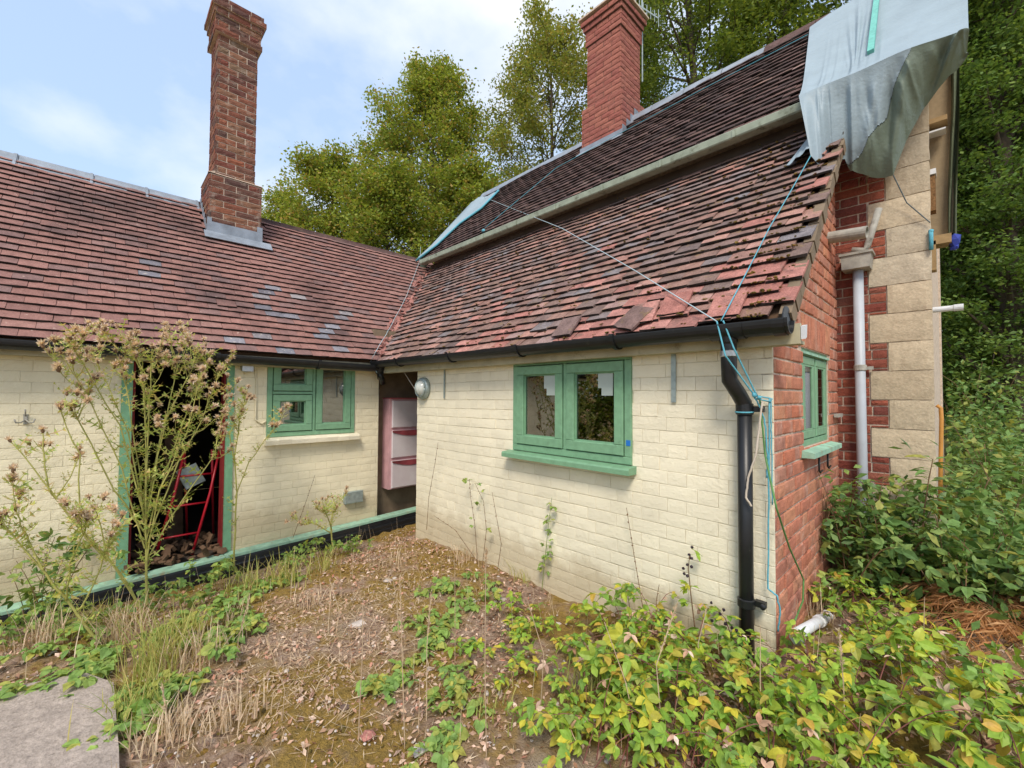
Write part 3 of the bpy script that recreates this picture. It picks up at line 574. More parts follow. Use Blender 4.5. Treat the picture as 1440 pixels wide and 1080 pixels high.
# ================================================================== SIDE WING
wing = thing('side_wing', (-5.7, 0.6, -1.5), 'single storey wing with cream painted brick wall, open doorway and pinkish tiled roof', 'outbuilding')
YW0, YW1 = -1.25, 2.385; z0L = -1.60
door = (0.20, 0.86); wLd = (1.20, 2.09, -0.425, 0.402)
oL = A3(XL, YW0, z0L); HL = 2.02
holes = [(door[0]-YW0-0.07, door[1]-YW0+0.06, 0.0, 0.355-z0L), (wLd[0]-YW0, wLd[1]-YW0, wLd[2]-z0L, wLd[3]-z0L)]
b = MB(); wall_hole(b, oL, Y, Z, X, YW1-YW0, HL, holes, -0.20, -0.006)
wfront = b.build('front_wall', 'cream_joint', wing)
lay('painted_brick', 'cream_side', oL, Y, Z, X, YW1-YW0, HL, 0.08, 0.226, 0.003, wfront, holes, allow=lambda a0, a1, t0, t1: a1+YW0 > -0.75, bond='flemish', depth=0.03, rough=0.0012, ch=0.0022, jit=0.0006, tilt=0.004, vj=0.0016)
b = MB(); b.box((XL-0.06, YW0, z0L), (XL-0.001, -0.80, z0L+HL))
b.build('plain_wall', 'cream_side', wing)
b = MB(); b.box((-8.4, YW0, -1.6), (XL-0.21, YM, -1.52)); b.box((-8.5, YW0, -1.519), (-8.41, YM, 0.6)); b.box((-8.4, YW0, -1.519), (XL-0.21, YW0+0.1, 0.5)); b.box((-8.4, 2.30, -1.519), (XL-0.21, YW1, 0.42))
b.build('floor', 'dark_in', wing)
# passage wall behind the wing end (holds the cabinet)
b = MB(); b.box((-5.02, YW1+0.002, -1.56), (-4.90, YM-0.03, 0.42)); b.box((-5.02, YW1+0.002, 0.421), (-4.9, YM-0.03, 0.8)); b.build('passage_wall', 'render', wing)
# end gable above the eave (left, outside the frame)
b = MB(); b.ext([(EL[0]-0.12, 0.42), (XR, ZR-0.06), (XR-1.9, 0.42)], X, Z, A3(0, YW0+0.002, 0), Y, 0.12); b.build('gable', 'cream_side', wing)
sL, nL = unit(A3(-1, 0, 1)), unit(A3(1, 0, 1)); dl = (EL[0]-XR)*math.sqrt(2)
oEL = A3(EL[0], 0, EL[1]-0.03); dk = [(-1.6, 0), (2.32, 0), (2.32+dl/math.sqrt(2), dl), (-1.6, dl)]
b = MB(); b.add([oEL+Y*a+sL*q for a, q in dk]+[oEL+Y*a+sL*q-nL*0.04 for a, q in dk], [(3,2,1,0),(4,5,6,7),(1,5,4,0),(2,6,5,1),(3,7,6,2),(0,4,7,3)])
b.add([(XR, -1.6, ZR-0.03), (XR, 4.3, ZR-0.03), (XR-1.95, 4.3, 0.42), (XR-1.95, -1.6, 0.42)], [(0, 1, 2, 3)])
roofL = b.build('roof', 'timber_dark', wing)
ch1 = (-6.05, 0.90, 1.43)           # front x, y0, y1 of the stack base
def allowL(q, a, h):
    if q[1] > 2.34+(EL[0]-q[0])+0.09 or q[1] < -1.5: return False
    if ch1[1]-0.05 < q[1] < ch1[2]+0.05 and q[0] < ch1[0]+0.10: return False
    return True
tile_roof(roofL, 'tile_wing', A3(EL[0]+0.045, 0, EL[1]-0.045), Y, sL, nL, -1.5, 4.4, dl+0.02, allowL, slip=0.05, rough=0.45, alt='tile_blue', altp=lambda a, h: 0.015+0.26*math.exp(-((a-1.75+0.25*(1.4-h))/0.42)**2)*(h < 1.75))
b = MB()                                # broken tile bits, leaves and mortar lying in the valley
for i in range(150):
    t = rnd.random()**1.3*1.65; q = A3(-4.63-t+rnd.gauss(0, 0.045), 2.33+t+rnd.gauss(0, 0.045), 0)
    q[2] = max(EF[1]+q[1]-EF[0], EL[1]+EL[0]-q[0])+0.035
    uu = unit(rng.normal(size=3)); vv = unit(np.cross(uu, nF+nL)); l = rnd.uniform(0.015, 0.05)
    b.obox(q, uu, vv, np.cross(uu, vv), -l, l, -l*0.6, l*0.6, -0.004, 0.004)
b.build('valley_debris', 'tile_red', roofL, kind='stuff')
# lead ridge in lengths up to the stack, clay ridge tiles beyond it
y = -1.5; lens = [0.86, 0.55, 0.46, 0.48, 0.46, 0.46, 0.46, 0.46, 0.46, 0.46, 0.46]
for i, ln in enumerate(lens):
    if y > 4.1: break
    b = MB(); o = A3(XR, y, ZR-0.005); ln2 = min(ln, 4.15-y); led = y < 0.85; f = 0.175 if led else 0.115
    b.ext([(f, -f+0.018), (f+0.006, -f+0.026), (0.047, 0.0), (0.034, 0.030), (0.0, 0.044), (-0.034, 0.030), (-0.05, -0.01), (-0.13, -0.10), (-0.12, -0.11), (0, 0.0)], X, Z, o, Y, ln2-0.005)
    if led: b.ext([(f+0.004, -f+0.012), (f+0.012, -f+0.03), (0.054, 0.004), (0.038, 0.038), (0.0, 0.052), (-0.038, 0.036), (0, 0.0)], X, Z, o+Y*(ln2-0.035), Y, 0.022)
    b.build('ridge_cover' if led else 'ridge_tile', 'lead' if led else 'tile_house', roofL); y += ln
# brick stack on the wing
def stack(parent, name, x0, x1, y0, y1, zb, zt, mat, mort, course, bl, joint, cap_courses, sh, base, tilt=0.003, vis=('x', '-y')):
    """square brick chimney laid course by course; base = (grow, top z); cap = list of outward steps for the top courses"""
    core = MB(); core.box((x0+0.012, y0+0.012, zb), (x1-0.012, y1-0.012, zt)); core.box((x0-base[0]+0.012, y0-base[0]+0.012, zb), (x1+base[0]-0.012, y1+base[0]-0.012, base[1]-0.012))
    ch = core.build(name, mort, parent); r = 0; z = zb
    while z < zt-course*0.5:
        g = base[0] if z+course*0.5 < base[1] else 0.0
        left = int(round((zt-z)/course)); g += cap_courses[left-1] if 0 < left <= len(cap_courses) else 0
        if g > 0 and left <= len(cap_courses): cap.append((z, g))
        X0, X1, Y0, Y1 = x0-g, x1+g, y0-g, y1+g
        D = 0.102
        for (o, u, n, ln, own) in ((A3(X1, Y0, z), Y, X, Y1-Y0, r % 2), (A3(X0, Y0, z), X, -Y, X1-X0, (r+1) % 2), (A3(X0, Y0, z), Y, -X, Y1-Y0, r % 2), (A3(X0, Y1, z), X, Y, X1-X0, (r+1) % 2)):
            a0, a1 = (0, ln) if own else (0.028, ln-0.028); L0 = a1-a0; k = max(1, int(round(L0/bl))); cut = [a0]
            if own: cut += [a0+L0*(i+1)/k for i in range(k-1)]
            else: cut += [a0+L0*(0.5+i)/k for i in range(k)]
            cut.append(a1); pr = protos('brick', mat, bl-joint, course-joint, 0.028, 8, rough=0.005)
            for c0, c1 in zip(cut[:-1], cut[1:]):
                q = o+u*(c0+c1)/2+Z*course/2+n*rnd.gauss(0, 0.0015); an = rnd.gauss(0, tilt)
                uu, vv = u*math.cos(an)+Z*math.sin(an), Z*math.cos(an)-u*math.sin(an)
                bricks.append((pr[rnd.randrange(8)], ch, frame(q, uu, vv, n, ((c1-c0-joint)/(bl-joint), 1, 1))))
        z += course; r += 1
    return ch
cap, bricks = [], []
c1 = stack(roofL, 'chimney', -6.56, -6.12, 0.93, 1.365, 1.50, 4.78, 'brick_stack', 'mortar_pale', 0.0735, 0.226, 0.011, [0.05, 0.075, 0.05, 0.03, 0.028, 0.04], 0, (0.065, 2.62))
# three levels only: the stack hangs under the wing, its bricks under the stack
c1.parent = wing; c1.matrix_parent_inverse = Matrix.Translation(wing.location).inverted()
bricks.sort(key=lambda t: (t[2].translation.length))
vis = [t for t in bricks if t[2].col[2][0] > 0.5 or t[2].col[2][1] < -0.5]; hid = [t for t in bricks if t not in vis]
for i, (me, ch, m) in enumerate(vis[:300]): place('brick', me, ch, m)
def joined(name, lst, mat, parent):
    s = MB()
    for me, ch, m in lst:
        M = np.array(m); s.add([(M @ np.array([*x.co, 1]))[:3] for x in me.vertices], [tuple(p.vertices) for p in me.polygons])
    if len(s.v): s.build(name, mat, parent, kind='stuff')
joined('brick', vis[300:]+hid, 'brick_stack', c1)
b = MB()
for (z, g) in cap[:1]: pass
for zz, g in sorted({(round(z, 3), round(g, 3)) for z, g in cap}): b.box((-6.56-g+0.014, 0.93-g+0.014, zz+0.001), (-6.12+g-0.014, 1.365+g-0.014, zz+0.0725))
b.build('corbel_core', 'mortar_pale', c1)
b = MB(); b.ext([(0.0, 0.0), (0.066, 0.0), (0.0, 0.035)], X, Z, A3(-6.12, 0.865, 2.615), Y, 0.565); b.ext([(0.0, 0.0), (-0.066, 0.0), (0.0, 0.035)], Y, Z, A3(-6.62, 0.93, 2.615), X, 0.56); b.build('mortar_flaunching', 'mortar_pale', c1)
b = MB(); q0 = A3(-6.05, 0.855, 0)
b.obox(A3(-6.052, 0.862, 1.86), Y, Z, X, 0, 0.575, 0.0, 0.17, 0.0, 0.008); b.obox(A3(-6.052, 0.862, 1.86), Y, Z, X, 0, 0.045, 0.171, 0.215, 0.0, 0.007); b.obox(A3(-6.052, 0.862, 1.86), Y, Z, X, 0.515, 0.575, 0.171, 0.235, 0.0, 0.007)
b.obox(A3(-6.052, 0.83, 1.872), Y, sL, nL, 0, 0.70, -0.125, 0.02, 0.030, 0.038)
for i in range(6):
    b.obox(A3(-6.05-i*0.09, 0.864, 1.90+i*0.09), X, Z, -Y, -0.09, 0.0, 0.0, 0.10, 0.0, 0.006)
b.build('lead_flashing', 'lead', c1)
# door lining
b = MB(); D0, D1 = door; o = A3(XL, 0, 0)
b.box((XL-0.15, D0-0.07, z0L), (XL+0.012, D0, 0.354)); b.box((XL-0.15, D1, z0L), (XL+0.012, D1+0.06, 0.354)); b.box((XL-0.15, D0+0.001, 0.292), (XL+0.010, D1-0.001, 0.353))
df = b.build('door_frame', 'green_door', wing)
b = MB(); b.box((XL-0.149, D0+0.001, z0L), (XL-0.02, D0+0.018, 0.29)); b.box((XL-0.149, D1-0.016, z0L), (XL-0.02, D1-0.001, 0.29)); b.box((XL-0.149, D0+0.02, 0.276), (XL-0.02, D1-0.018, 0.290)); b.build('door_stop', 'red_edge', df)
# window
winL = window(wing, (XL, wLd[0], wLd[2]), Y, X, wLd[1]-wLd[0], wLd[3]-wLd[2], [(0, 0.5, 0, 0.54), (0, 0.5, 0.54, 1), (0.5, 1, 0, 1)], fw_=0.046, sw=0.064, label='green window with a small top light beside the doorway')
b = MB(); b.obox(A3(XL, wLd[0], wLd[3]), Y, Z, X, 0.28, 0.60, -0.03, -0.02, 0.0125, 0.017); b.build('vent_slot', 'black', winL)
b = MB(); prof = [(-0.02, 0.0), (0.07, -0.012), (0.078, -0.03), (0.074, -0.075), (-0.02, -0.08)]
for i in range(8): b.ext([(p+rnd.uniform(-0.003, 0.003), q+rnd.uniform(-0.003, 0.003)) for p, q in prof], X, Z, A3(XL, wLd[0]-0.02+i*0.118, wLd[2]-0.001), Y, 0.1178)
b.build('sill', 'cream', winL)
# fascia and plinth board
b = MB(); b.box((EL[0]-0.035, -1.5, EL[1]-0.15), (EL[0]-0.012, 2.30, EL[1]-0.055)); b.box((XL+0.003, -1.5, EL[1]-0.15), (EL[0]-0.036, 2.30, EL[1]-0.137)); b.build('fascia_board', 'fascia_cream', wing)

# ================================================================== MAIN HOUSE
house = thing('brick_cottage', (-3.2, 5.2, -1.4), 'taller brick and stone cottage with dark tiled roof partly under tarpaulins', 'house')
b = MB(); b.box((XG0, YM+0.014, -1.6), (XG1-0.014, YM+0.2, 2.40)); b.box((XG0, 6.4, -1.6), (XG1, 6.6, 2.4))
b.ext([(YM+0.201, -1.6), (6.399, -1.6), (6.399, 2.3), (5.25, 3.66), (YM+0.201, 2.38)], Y, Z, A3(XG1-0.2, 0, 0), X, 0.186); b.ext([(YM+0.201, -1.6), (6.399, -1.6), (6.399, 2.3), (5.25, 3.66), (YM+0.201, 2.38)], Y, Z, A3(XG0, 0, 0), X, 0.2)
hw = b.build('front_wall', 'mortar_pale', house)
CM = 0.0695; oM = A3(-0.66, YM, -1.52)
# quoin stones, three brick courses each
PROTO_S = []
def stone_mesh(Ls, Hs):
    b = MB(); nx, ny = 9, 5; vs = []
    for j in range(ny):
        for i in range(nx):
            e = (i in (0, nx-1)) or (j in (0, ny-1)); x = (i/(nx-1)-0.5)*Ls; y = (j/(ny-1)-0.5)*Hs
            vs.append((x+rnd.uniform(-1, 1)*0.002, y+rnd.uniform(-1, 1)*0.002, rnd.uniform(-0.002, 0.001)-(0.005 if e else 0)))
    fs = [(j*nx+i, j*nx+i+1, (j+1)*nx+i+1, (j+1)*nx+i) for j in range(ny-1) for i in range(nx-1)]
    rim = [i for i in range(nx)]+[j*nx+nx-1 for j in range(1, ny)]+[(ny-1)*nx+i for i in range(nx-2, -1, -1)]+[j*nx for j in range(ny-2, 0, -1)]
    o = len(vs); m = len(rim); vs += [(vs[q][0]*1.004, vs[q][1]*1.004, -0.05) for q in rim]
    fs += [(rim[(t+1) % m], rim[t], o+t, o+(t+1) % m) for t in range(m)]
    b.add(vs, fs); return b.mesh('quoin_stone', 'stone')
big, small = [stone_mesh(0.335, 0.204) for _ in range(4)], [stone_mesh(0.232, 0.204) for _ in range(4)]
zj = 1.238; holesM = []
nrow = int((2.35+1.52)/0.2085)
base_row = zj-0.2085*math.floor((zj+1.52)/0.2085)
for i in range(-1, nrow+1):
    z = base_row+i*0.2085; lg = (int(round((z-zj)/0.2085)) % 2 == 0); wd = 0.339 if lg else 0.236
    c = A3(XG1-wd/2+0.002, YM, z+0.104)
    place('quoin_stone', (big if lg else small)[rnd.randrange(4)], hw, frame(c-Y*0.003, X, Z, -Y))
    holesM.append((XG1-wd-oM[0], 10, z-oM[2], z+0.2085-oM[2]))
lay('brick', 'brick_house', oM, X, Z, -Y, 0.56, 3.85, CM, 0.226, 0.010, hw, holesM, bond='flemish', depth=0.03, rough=0.005, jit=0.0015)
sM, nM = unit(A3(0, 1, SM)), unit(A3(0, -SM, 1)); dm = (RM[0]-EM[0])*math.sqrt(1+SM*SM)
b = MB(); oEM = A3(0, EM[0], EM[1]-0.02); xr0, xr1 = -6.28, 0.02
b.add([oEM+X*a+sM*q for a, q in ((xr0, 0), (xr1, 0), (xr1, dm), (xr0, dm))]+[oEM+X*a+sM*q-nM*0.04 for a, q in ((xr0, 0), (xr1, 0), (xr1, dm), (xr0, dm))], [(0,1,2,3),(7,6,5,4),(0,4,5,1),(1,5,6,2),(2,6,7,3),(3,7,4,0)])
b.add([(xr0, RM[0], RM[1]-0.02), (xr1, RM[0], RM[1]-0.02), (xr1, 6.6, 2.25), (xr0, 6.6, 2.25)], [(3, 2, 1, 0)])
roofM = b.build('roof', 'timber_dark', house)
ch2 = (-3.745, -3.06, 4.965)
tile_roof(roofM, 'tile_house', A3(0, EM[0]-0.04, EM[1]-0.04), X, sM, nM, -6.3, 0.12, dm+0.02, lambda q, a, h: -6.26 < q[0] < -0.05 and not (ch2[0]-0.05 < q[0] < ch2[1]+0.05 and q[1] > ch2[2]-0.10), slip=0.2, alt='tile_lean', rough=1.2)
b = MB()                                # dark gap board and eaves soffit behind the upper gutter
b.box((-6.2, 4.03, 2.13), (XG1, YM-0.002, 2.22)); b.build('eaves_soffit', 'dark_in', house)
x = -6.28
while x < -0.3:
    ln = rnd.uniform(0.42, 0.47)
    b = MB(); b.ext([(-0.115, -0.125), (-0.07, -0.03), (-0.03, 0.03), (0.0, 0.042), (0.03, 0.03), (0.07, -0.03), (0.115, -0.125), (0.1, -0.13), (0, 0.015), (-0.1, -0.13)], Y, Z, A3(x, RM[0], RM[1]+0.005+rnd.uniform(-0.004, 0.004)), X, ln-0.006)
    b.build('ridge_tile', 'lead' if rnd.random() < 0.55 else 'tile_house', roofM); x += ln
cap, bricks = [], []
c2 = stack(roofM, 'chimney', -3.665, -3.10, 5.0, 5.52, 3.20, 5.46, 'brick_stack_red', 'mortar_dark', 0.072, 0.226, 0.009, [0.07, 0.045, 0.02, 0.02, 0.02], 0, (0.055, 4.15), tilt=0.001)
c2.parent = house; c2.matrix_parent_inverse = Matrix.Translation(house.location).inverted()
bricks.sort(key=lambda t: (t[2].translation.length))
vis = [t for t in bricks if t[2].col[2][0] > 0.5 or t[2].col[2][1] < -0.5]; hid = [t for t in bricks if t not in vis]
for me, ch, m in vis[:300]: place('brick', me, ch, m)
joined('brick', vis[300:]+hid, 'brick_stack_red', c2)
b = MB()
for zz, g in sorted({(round(z, 3), round(g, 3)) for z, g in cap}): b.box((-3.665-g+0.012, 5.0-g+0.012, zz+0.001), (-3.10+g-0.012, 5.52+g-0.012, zz+0.071))
b.build('corbel_core', 'mortar_dark', c2)
b = MB(); b.box((-3.755, 4.91, 5.461), (-3.01, 5.61, 5.485)); b.build('capping', 'mortar_pale', c2)
b = MB(); b.lathe((-3.52, 5.27, 5.486), Z, [(0.105, 0), (0.10, 0.02), (0.085, 0.20), (0.095, 0.205), (0.095, 0.235), (0.07, 0.24)], 18); b.build('chimney_pot', 'pot', c2, True)
b = MB(); b.obox(A3(-3.74, 4.944, 3.50), X, Z, -Y, 0, 0.70, -0.06, 0.075, 0, 0.007); b.obox(A3(-3.74, 4.944, 3.475), X, sM, nM, -0.03, 0.73, -0.09, 0.0, 0.030, 0.038)
for i in range(4): b.obox(A3(-3.044, 4.945+i*0.10, 3.52+i*0.118), Y, Z, X, 0.0, 0.098, -0.06, 0.115, 0, 0.008)
b.build('lead_flashing', 'lead', c2)

# ================================================================== GUTTERS AND PIPES
def gutter_mesh(b, o, d, length, r=0.063, up=Z, out=None, mi=0):
    """half-round trough: o = centre of the rim line, d = direction, out = horizontal normal"""
    pr = [(math.cos(math.pi+math.pi*i/12)*r, math.sin(math.pi+math.pi*i/12)*r) for i in range(13)]
    pr = [(-r, 0.006)]+pr+[(r, 0.006)]; inn = [(a*0.93, c*0.93+0.0005) for a, c in pr][::-1]; inn[0] = (inn[0][0], 0.006); inn[-1] = (inn[-1][0], 0.006)
    b.ext(pr+inn, out, Z, o, d, length, mi)
def bracket(b, o, d, out, r=0.069):
    pts = [o+out*(math.cos(math.pi+math.pi*i/8)*r)+Z*math.sin(math.pi+math.pi*i/8)*r for i in range(9)]
    pts = [pts[0]+Z*0.014]+pts+[pts[-1]+Z*0.014]
    for p, q in zip(pts[:-1], pts[1:]):
        e = unit(q-p); b.obox(p, e, d, np.cross(e, d), 0, np.linalg.norm(q-p)+0.002, -0.014, 0.014, -0.005, 0.005)
    b.obox(o, out, d, Z, -r-0.05, -r+0.02, -0.012, 0.012, -0.055, -0.01)
gutF = thing('rain_gutter', (-2.5, 2.25, 0.36), 'black half-round gutter along the lean-to eave with outlet at its right end', 'gutter')
b = MB(); oG = A3(-4.60, EF[0]-0.060, EF[1]-0.026); gutter_mesh(b, oG, unit(A3(4.08, 0, -0.022)), 4.08, out=-Y); b.build('trough', 'black', gutF)
for px in (563, 636, 733, 868):
    q = P(px, 500, 'y', EF[0]-0.057); q = A3(q[0], EF[0]-0.057, oG[2]-0.0054*(q[0]+4.6)); b = MB(); bracket(b, q, X, -Y); b.build('bracket', 'black', gutF)
b = MB(); q = A3(-0.79, EF[0]-0.057, oG[2]-0.021); gutter_mesh(b, q-X*0.08, X, 0.16, 0.069, out=-Y); b.lathe(q-Z*0.12, Z, [(0.037, 0), (0.037, 0.03), (0.042, 0.04), (0.045, 0.075)], 16); b.build('outlet', 'black', gutF)
b = MB(); gutter_mesh(b, A3(-0.585, EF[0]-0.057, oG[2]-0.022), X, 0.05, 0.069, out=-Y); b.lathe(A3(-0.535, EF[0]-0.057, oG[2]-0.022), X, [(0.067, -0.006), (0.067, 0)], 16); b.build('stop_end', 'black', gutF)
gutL = thing('rain_gutter', (-4.6, 0.4, 0.4), 'black half-round gutter along the wing eave above the doorway', 'gutter')
b = MB(); oGL = A3(EL[0]+0.057, -1.5, EL[1]-0.042); gutter_mesh(b, oGL, unit(A3(0, 3.86, -0.05)), 3.86, out=X); b.build('trough', 'black', gutL)
for py in (-0.62, 0.02, 0.75, 1.62):
    b = MB(); bracket(b, A3(EL[0]+0.057, py, oGL[2]-0.013*(py+1.5)), Y, X); b.build('bracket', 'black', gutL)
b = MB(); b.lathe((EL[0]+0.06, 2.30, 0.24), Z, [(0.045, 0), (0.05, 0.03), (0.065, 0.07), (0.065, 0.13)], 14); b.tube([(EL[0]+0.06, 2.30, 0.25), (EL[0]+0.04, 2.34, 0.19), (EL[0]-0.02, 2.38, 0.14)], 0.03, 10); b.build('corner_outlet', 'black', gutL, True)
gutH = thing('eaves_gutter', (-3.3, 3.85, 2.25), 'pale green painted gutter along the upper cottage eave', 'gutter')
b = MB(); b.ext([(0.0, 0.03), (-0.005, 0.036), (-0.093, 0.036), (-0.098, 0.030), (-0.096, -0.026), (-0.088, -0.036), (-0.06, -0.038), (0.0, -0.038)], Y, Z, A3(-6.22, EM[0]-0.01, EM[1]-0.055), X, 6.05); b.build('trough', 'fascia', gutH)
for i in range(9):
    b = MB(); b.obox(A3(-5.9+i*0.66, EM[0]-0.112, EM[1]-0.06), X, Z, -Y, -0.012, 0.012, -0.03, 0.036, 0, 0.005); b.build('bracket', 'fascia', gutH)
# black downpipe
dp = thing('downpipe', (-0.75, 2.35, -1.4), 'black plastic downpipe at the corner of the cream wall', 'drainpipe')
yd = YF-0.055; top_ = A3(-0.79, EF[0]-0.057, oG[2]-0.08)
b = MB(); b.tube([top_, top_-Z*0.10, A3(-0.788, EF[0]-0.055, 0.085), A3(-0.768, yd-0.035, 0.02), A3(-0.752, yd-0.004, -0.03), A3(-0.75, yd, -0.06)], 0.037, 16); b.build('swan_neck', 'black', dp, True)
b = MB(); b.tube([A3(-0.75, yd, -0.04), A3(-0.75, yd, -1.42)], 0.034, 18); b.build('pipe', 'black', dp, True)
for z, e in ((-0.06, 0.06), (-1.02, 0.045)):
    b = MB(); b.lathe((-0.75, yd, z-0.03), Z, [(0.0345, 0), (0.041, 0.004), (0.041, e-0.004), (0.0345, e)], 16); b.obox(A3(-0.75, yd, z), X, Z, -Y, 0.036, 0.085, -0.014, 0.014, -0.03, 0.0); b.lathe((-0.672, yd-0.005, z), -Y, [(0.014, 0), (0.014, 0.012), (0.006, 0.016)], 10); b.build('pipe_clip', 'black', dp)
b = MB(); b.lathe((-0.79, EF[0]-0.057, 0.20), Z, [(0.038, 0), (0.041, 0.003), (0.041, 0.028), (0.038, 0.031)], 16, 0); b.build('collar_ring', 'steel', dp)
# pale grey downpipe on the cottage, with hopper and old pipe ends
gp = thing('downpipe', (-0.51, 4.05, -1.4), 'pale grey plastic downpipe with hopper head beside the sandstone quoins', 'drainpipe')
xg, yg = -0.50, YM-0.065
b = MB(); b.tube([A3(xg, yg, 0.98), A3(xg+0.005, yg, -0.3), A3(xg+0.012, yg, -1.45)], 0.032, 16); b.build('pipe', 'grey_pvc', gp, True)
for z in (0.22, -0.64):
    b = MB(); b.lathe((xg+0.004, yg, z-0.02), Z, [(0.033, 0), (0.039, 0.004), (0.039, 0.04), (0.033, 0.044)], 16); b.obox(A3(xg, yg, z), X, Z, -Y, 0.04, 0.075, -0.012, 0.012, -0.05, -0.03); b.build('pipe_clip', 'grey_iron', gp)
b = MB(); b.ext([(-0.085, 0.0), (0.075, 0.0), (0.085, 0.10), (-0.09, 0.10)], X, Z, A3(xg, YM-0.15, 0.95), Y, 0.145); b.ext([(-0.10, 0.101), (0.095, 0.101), (0.095, 0.118), (-0.10, 0.118)], X, Z, A3(xg, YM-0.16, 0.95), Y, 0.156); b.build('hopper_head', 'grey_iron', gp)
b = MB(); b.tube([P(1198, 352, 'y', YM-0.07), P(1216, 352, 'y', YM-0.07), P(1220, 345, 'y', YM-0.07), P(1236, 293, 'y', YM-0.07)], 0.022, 10); b.build('old_branch_pipe', 'grey_iron', gp, True)
ov = thing('overflow_pipe', P(1190, 324, 'y', 3.9), 'short stub of grey pipe poking out under the tiled verge', 'pipe')
b = MB(); q = P(1208, 328, 'y', 3.80); q2 = A3(XS-0.02, q[1]+0.02, q[2]+0.02); d = unit(q-q2); b.lathe(q2, d, [(0.042, 0), (0.042, 0.24), (0.036, 0.24), (0.036, 0.20), (0.001, 0.20)], 16); b.build('stub', 'grey_iron', ov)
b = MB(); b.tube([P(1170, 738, 'y', 3.75), P(1175, 800, 'y', 3.75), P(1178, 840, 'y', 3.75)], 0.028, 10)
b.build('post_stub', 'render', None, True, label='short weathered standpipe half hidden in leaves at the brick end wall', cat='pipe')
wp = thing('waste_pipe', (-0.55, 2.75, -1.28), 'white plastic waste pipe lying low against the red brick end wall', 'pipe')
qa, qb = P(1118, 893, 'x', -0.545), P(1172, 862, 'x', -0.545)
b = MB(); b.tube([qa, qb], 0.026, 12); b.tube([qa, qa+A3(0.022, -0.02, -0.012)], 0.029, 12); b.build('pipe', 'white_dirty', wp, True)
b = MB(); d = unit(qb-qa); b.lathe(qa+(qb-qa)*0.55, d, [(0.027, 0), (0.032, 0.004), (0.032, 0.05), (0.027, 0.054)], 12); b.build('coupling', 'white_dirty', wp); b = MB(); b.lathe(qa+(qb-qa)*0.8, d, [(0.027, 0), (0.035, 0.004), (0.035, 0.03), (0.027, 0.034)], 12); b.build('coupling', 'white_dirty', wp)
b = MB(); q = P(1312, 436, 'y', 4.35); b.lathe(A3(XG1-0.06, 4.35, q[2]), X, [(0.02, 0), (0.02, 0.16), (0.024, 0.162), (0.024, 0.21), (0.017, 0.21), (0.017, 0.18), (0.001, 0.18)], 12)
b.build('gable_overflow', 'white_dirty', None, label='white overflow pipe end sticking out beyond the stone corner', cat='pipe')
b = MB(); q = [P(1317, 570, 'y', 4.3), P(1323, 574, 'y', 4.3), P(1324, 590, 'y', 4.3), P(1323, 640, 'y', 4.3), P(1322, 730, 'y', 4.3)]; b.tube(q, 0.012, 8)
b.build('orange_hose', 'orange_pipe', None, True, label='orange pipe rising beside the sandstone corner', cat='pipe')

# ================================================================== SMALL FITTINGS
bl = thing('bulkhead_light', P(596, 546, 'y', YF), 'round bulkhead lamp with ribbed glass at the left end of the cream wall', 'wall lamp')
q = P(597, 546, 'y', YF); q = A3(q[0], YF, q[2])
b = MB(); b.lathe(q, -Y, [(0.112, 0), (0.115, 0.02), (0.105, 0.045), (0.082, 0.05)], 24); b.build('body', 'galv', bl, True)
b = MB(); b.lathe(q, -Y, [(0.082, 0.05), (0.08, 0.06), (0.055, 0.085), (0.03, 0.10), (0.008, 0.105)], 20); b.build('lens', 'lens', bl, True)
b = MB(); b.tube([q+A3(math.cos(t), 0, math.sin(t))*0.088-Y*0.056 for t in np.linspace(0, 2*math.pi, 25)], 0.007, 6); b.tube([q+A3(0, -0.056, -0.09), q+A3(0, -0.10, -0.04), q+A3(0, -0.11, 0), q+A3(0, -0.10, 0.04), q+A3(0, -0.056, 0.09)], 0.005, 6); b.build('guard', 'galv', bl, True)
q = P(346, 516, 'x', XL); q = A3(XL, q[1], q[2]); wl = thing('wall_light', q, 'small silver dome lamp between the doorway and the wing window', 'wall lamp')
b = MB(); b.lathe(q, X, [(0.05, 0), (0.05, 0.014), (0.044, 0.018)], 18); b.build('base', 'galv', wl)
b = MB(); b.ext([(-0.046, -0.045), (0.046, -0.045), (0.046, 0.02), (0.03, 0.045), (0, 0.056), (-0.03, 0.045), (-0.046, 0.02)], Y, Z, q+X*0.0181, X, 0.06); b.build('shade', 'steel', wl)
q = P(495, 698, 'x', XL); q = A3(XL, q[1], q[2]); jb = thing('junction_box', q, 'grey blue electrical box low on the wing wall', 'electrical box')
b = MB(); b.obox(q, Y, Z, X, -0.10, 0.10, -0.06, 0.06, 0.0, 0.05, 0, 0.008); b.build('box', 'galv', jb)
b = MB(); b.obox(q, Y, Z, X, -0.105, 0.105, -0.065, 0.065, 0.052, 0.062, 0, 0.006); b.build('lid', 'galv', jb)
q = P(36, 590, 'x', XL); q = A3(XL, q[1], q[2]); hk = thing('coat_hook', q, 'two-pronged metal coat hook on the cream wing wall', 'hook')
b = MB(); b.obox(q, Y, Z, X, -0.012, 0.012, -0.035, 0.04, 0, 0.008, 0, 0.003); b.build('plate', 'grey_iron', hk)
b = MB(); b.tube([q+X*0.008, q+A3(0.03, -0.02, -0.02), q+A3(0.045, -0.042, -0.02), q+A3(0.05, -0.05, 0.005)], 0.005, 6); b.tube([q+X*0.008, q+A3(0.03, 0.02, -0.02), q+A3(0.045, 0.042, -0.02), q+A3(0.05, 0.05, 0.005)], 0.005, 6); b.tube([q+A3(0.008, 0, 0.03), q+A3(0.03, 0, 0.05), q+A3(0.045, 0, 0.075)], 0.005, 6); b.build('prong', 'grey_iron', hk, True)
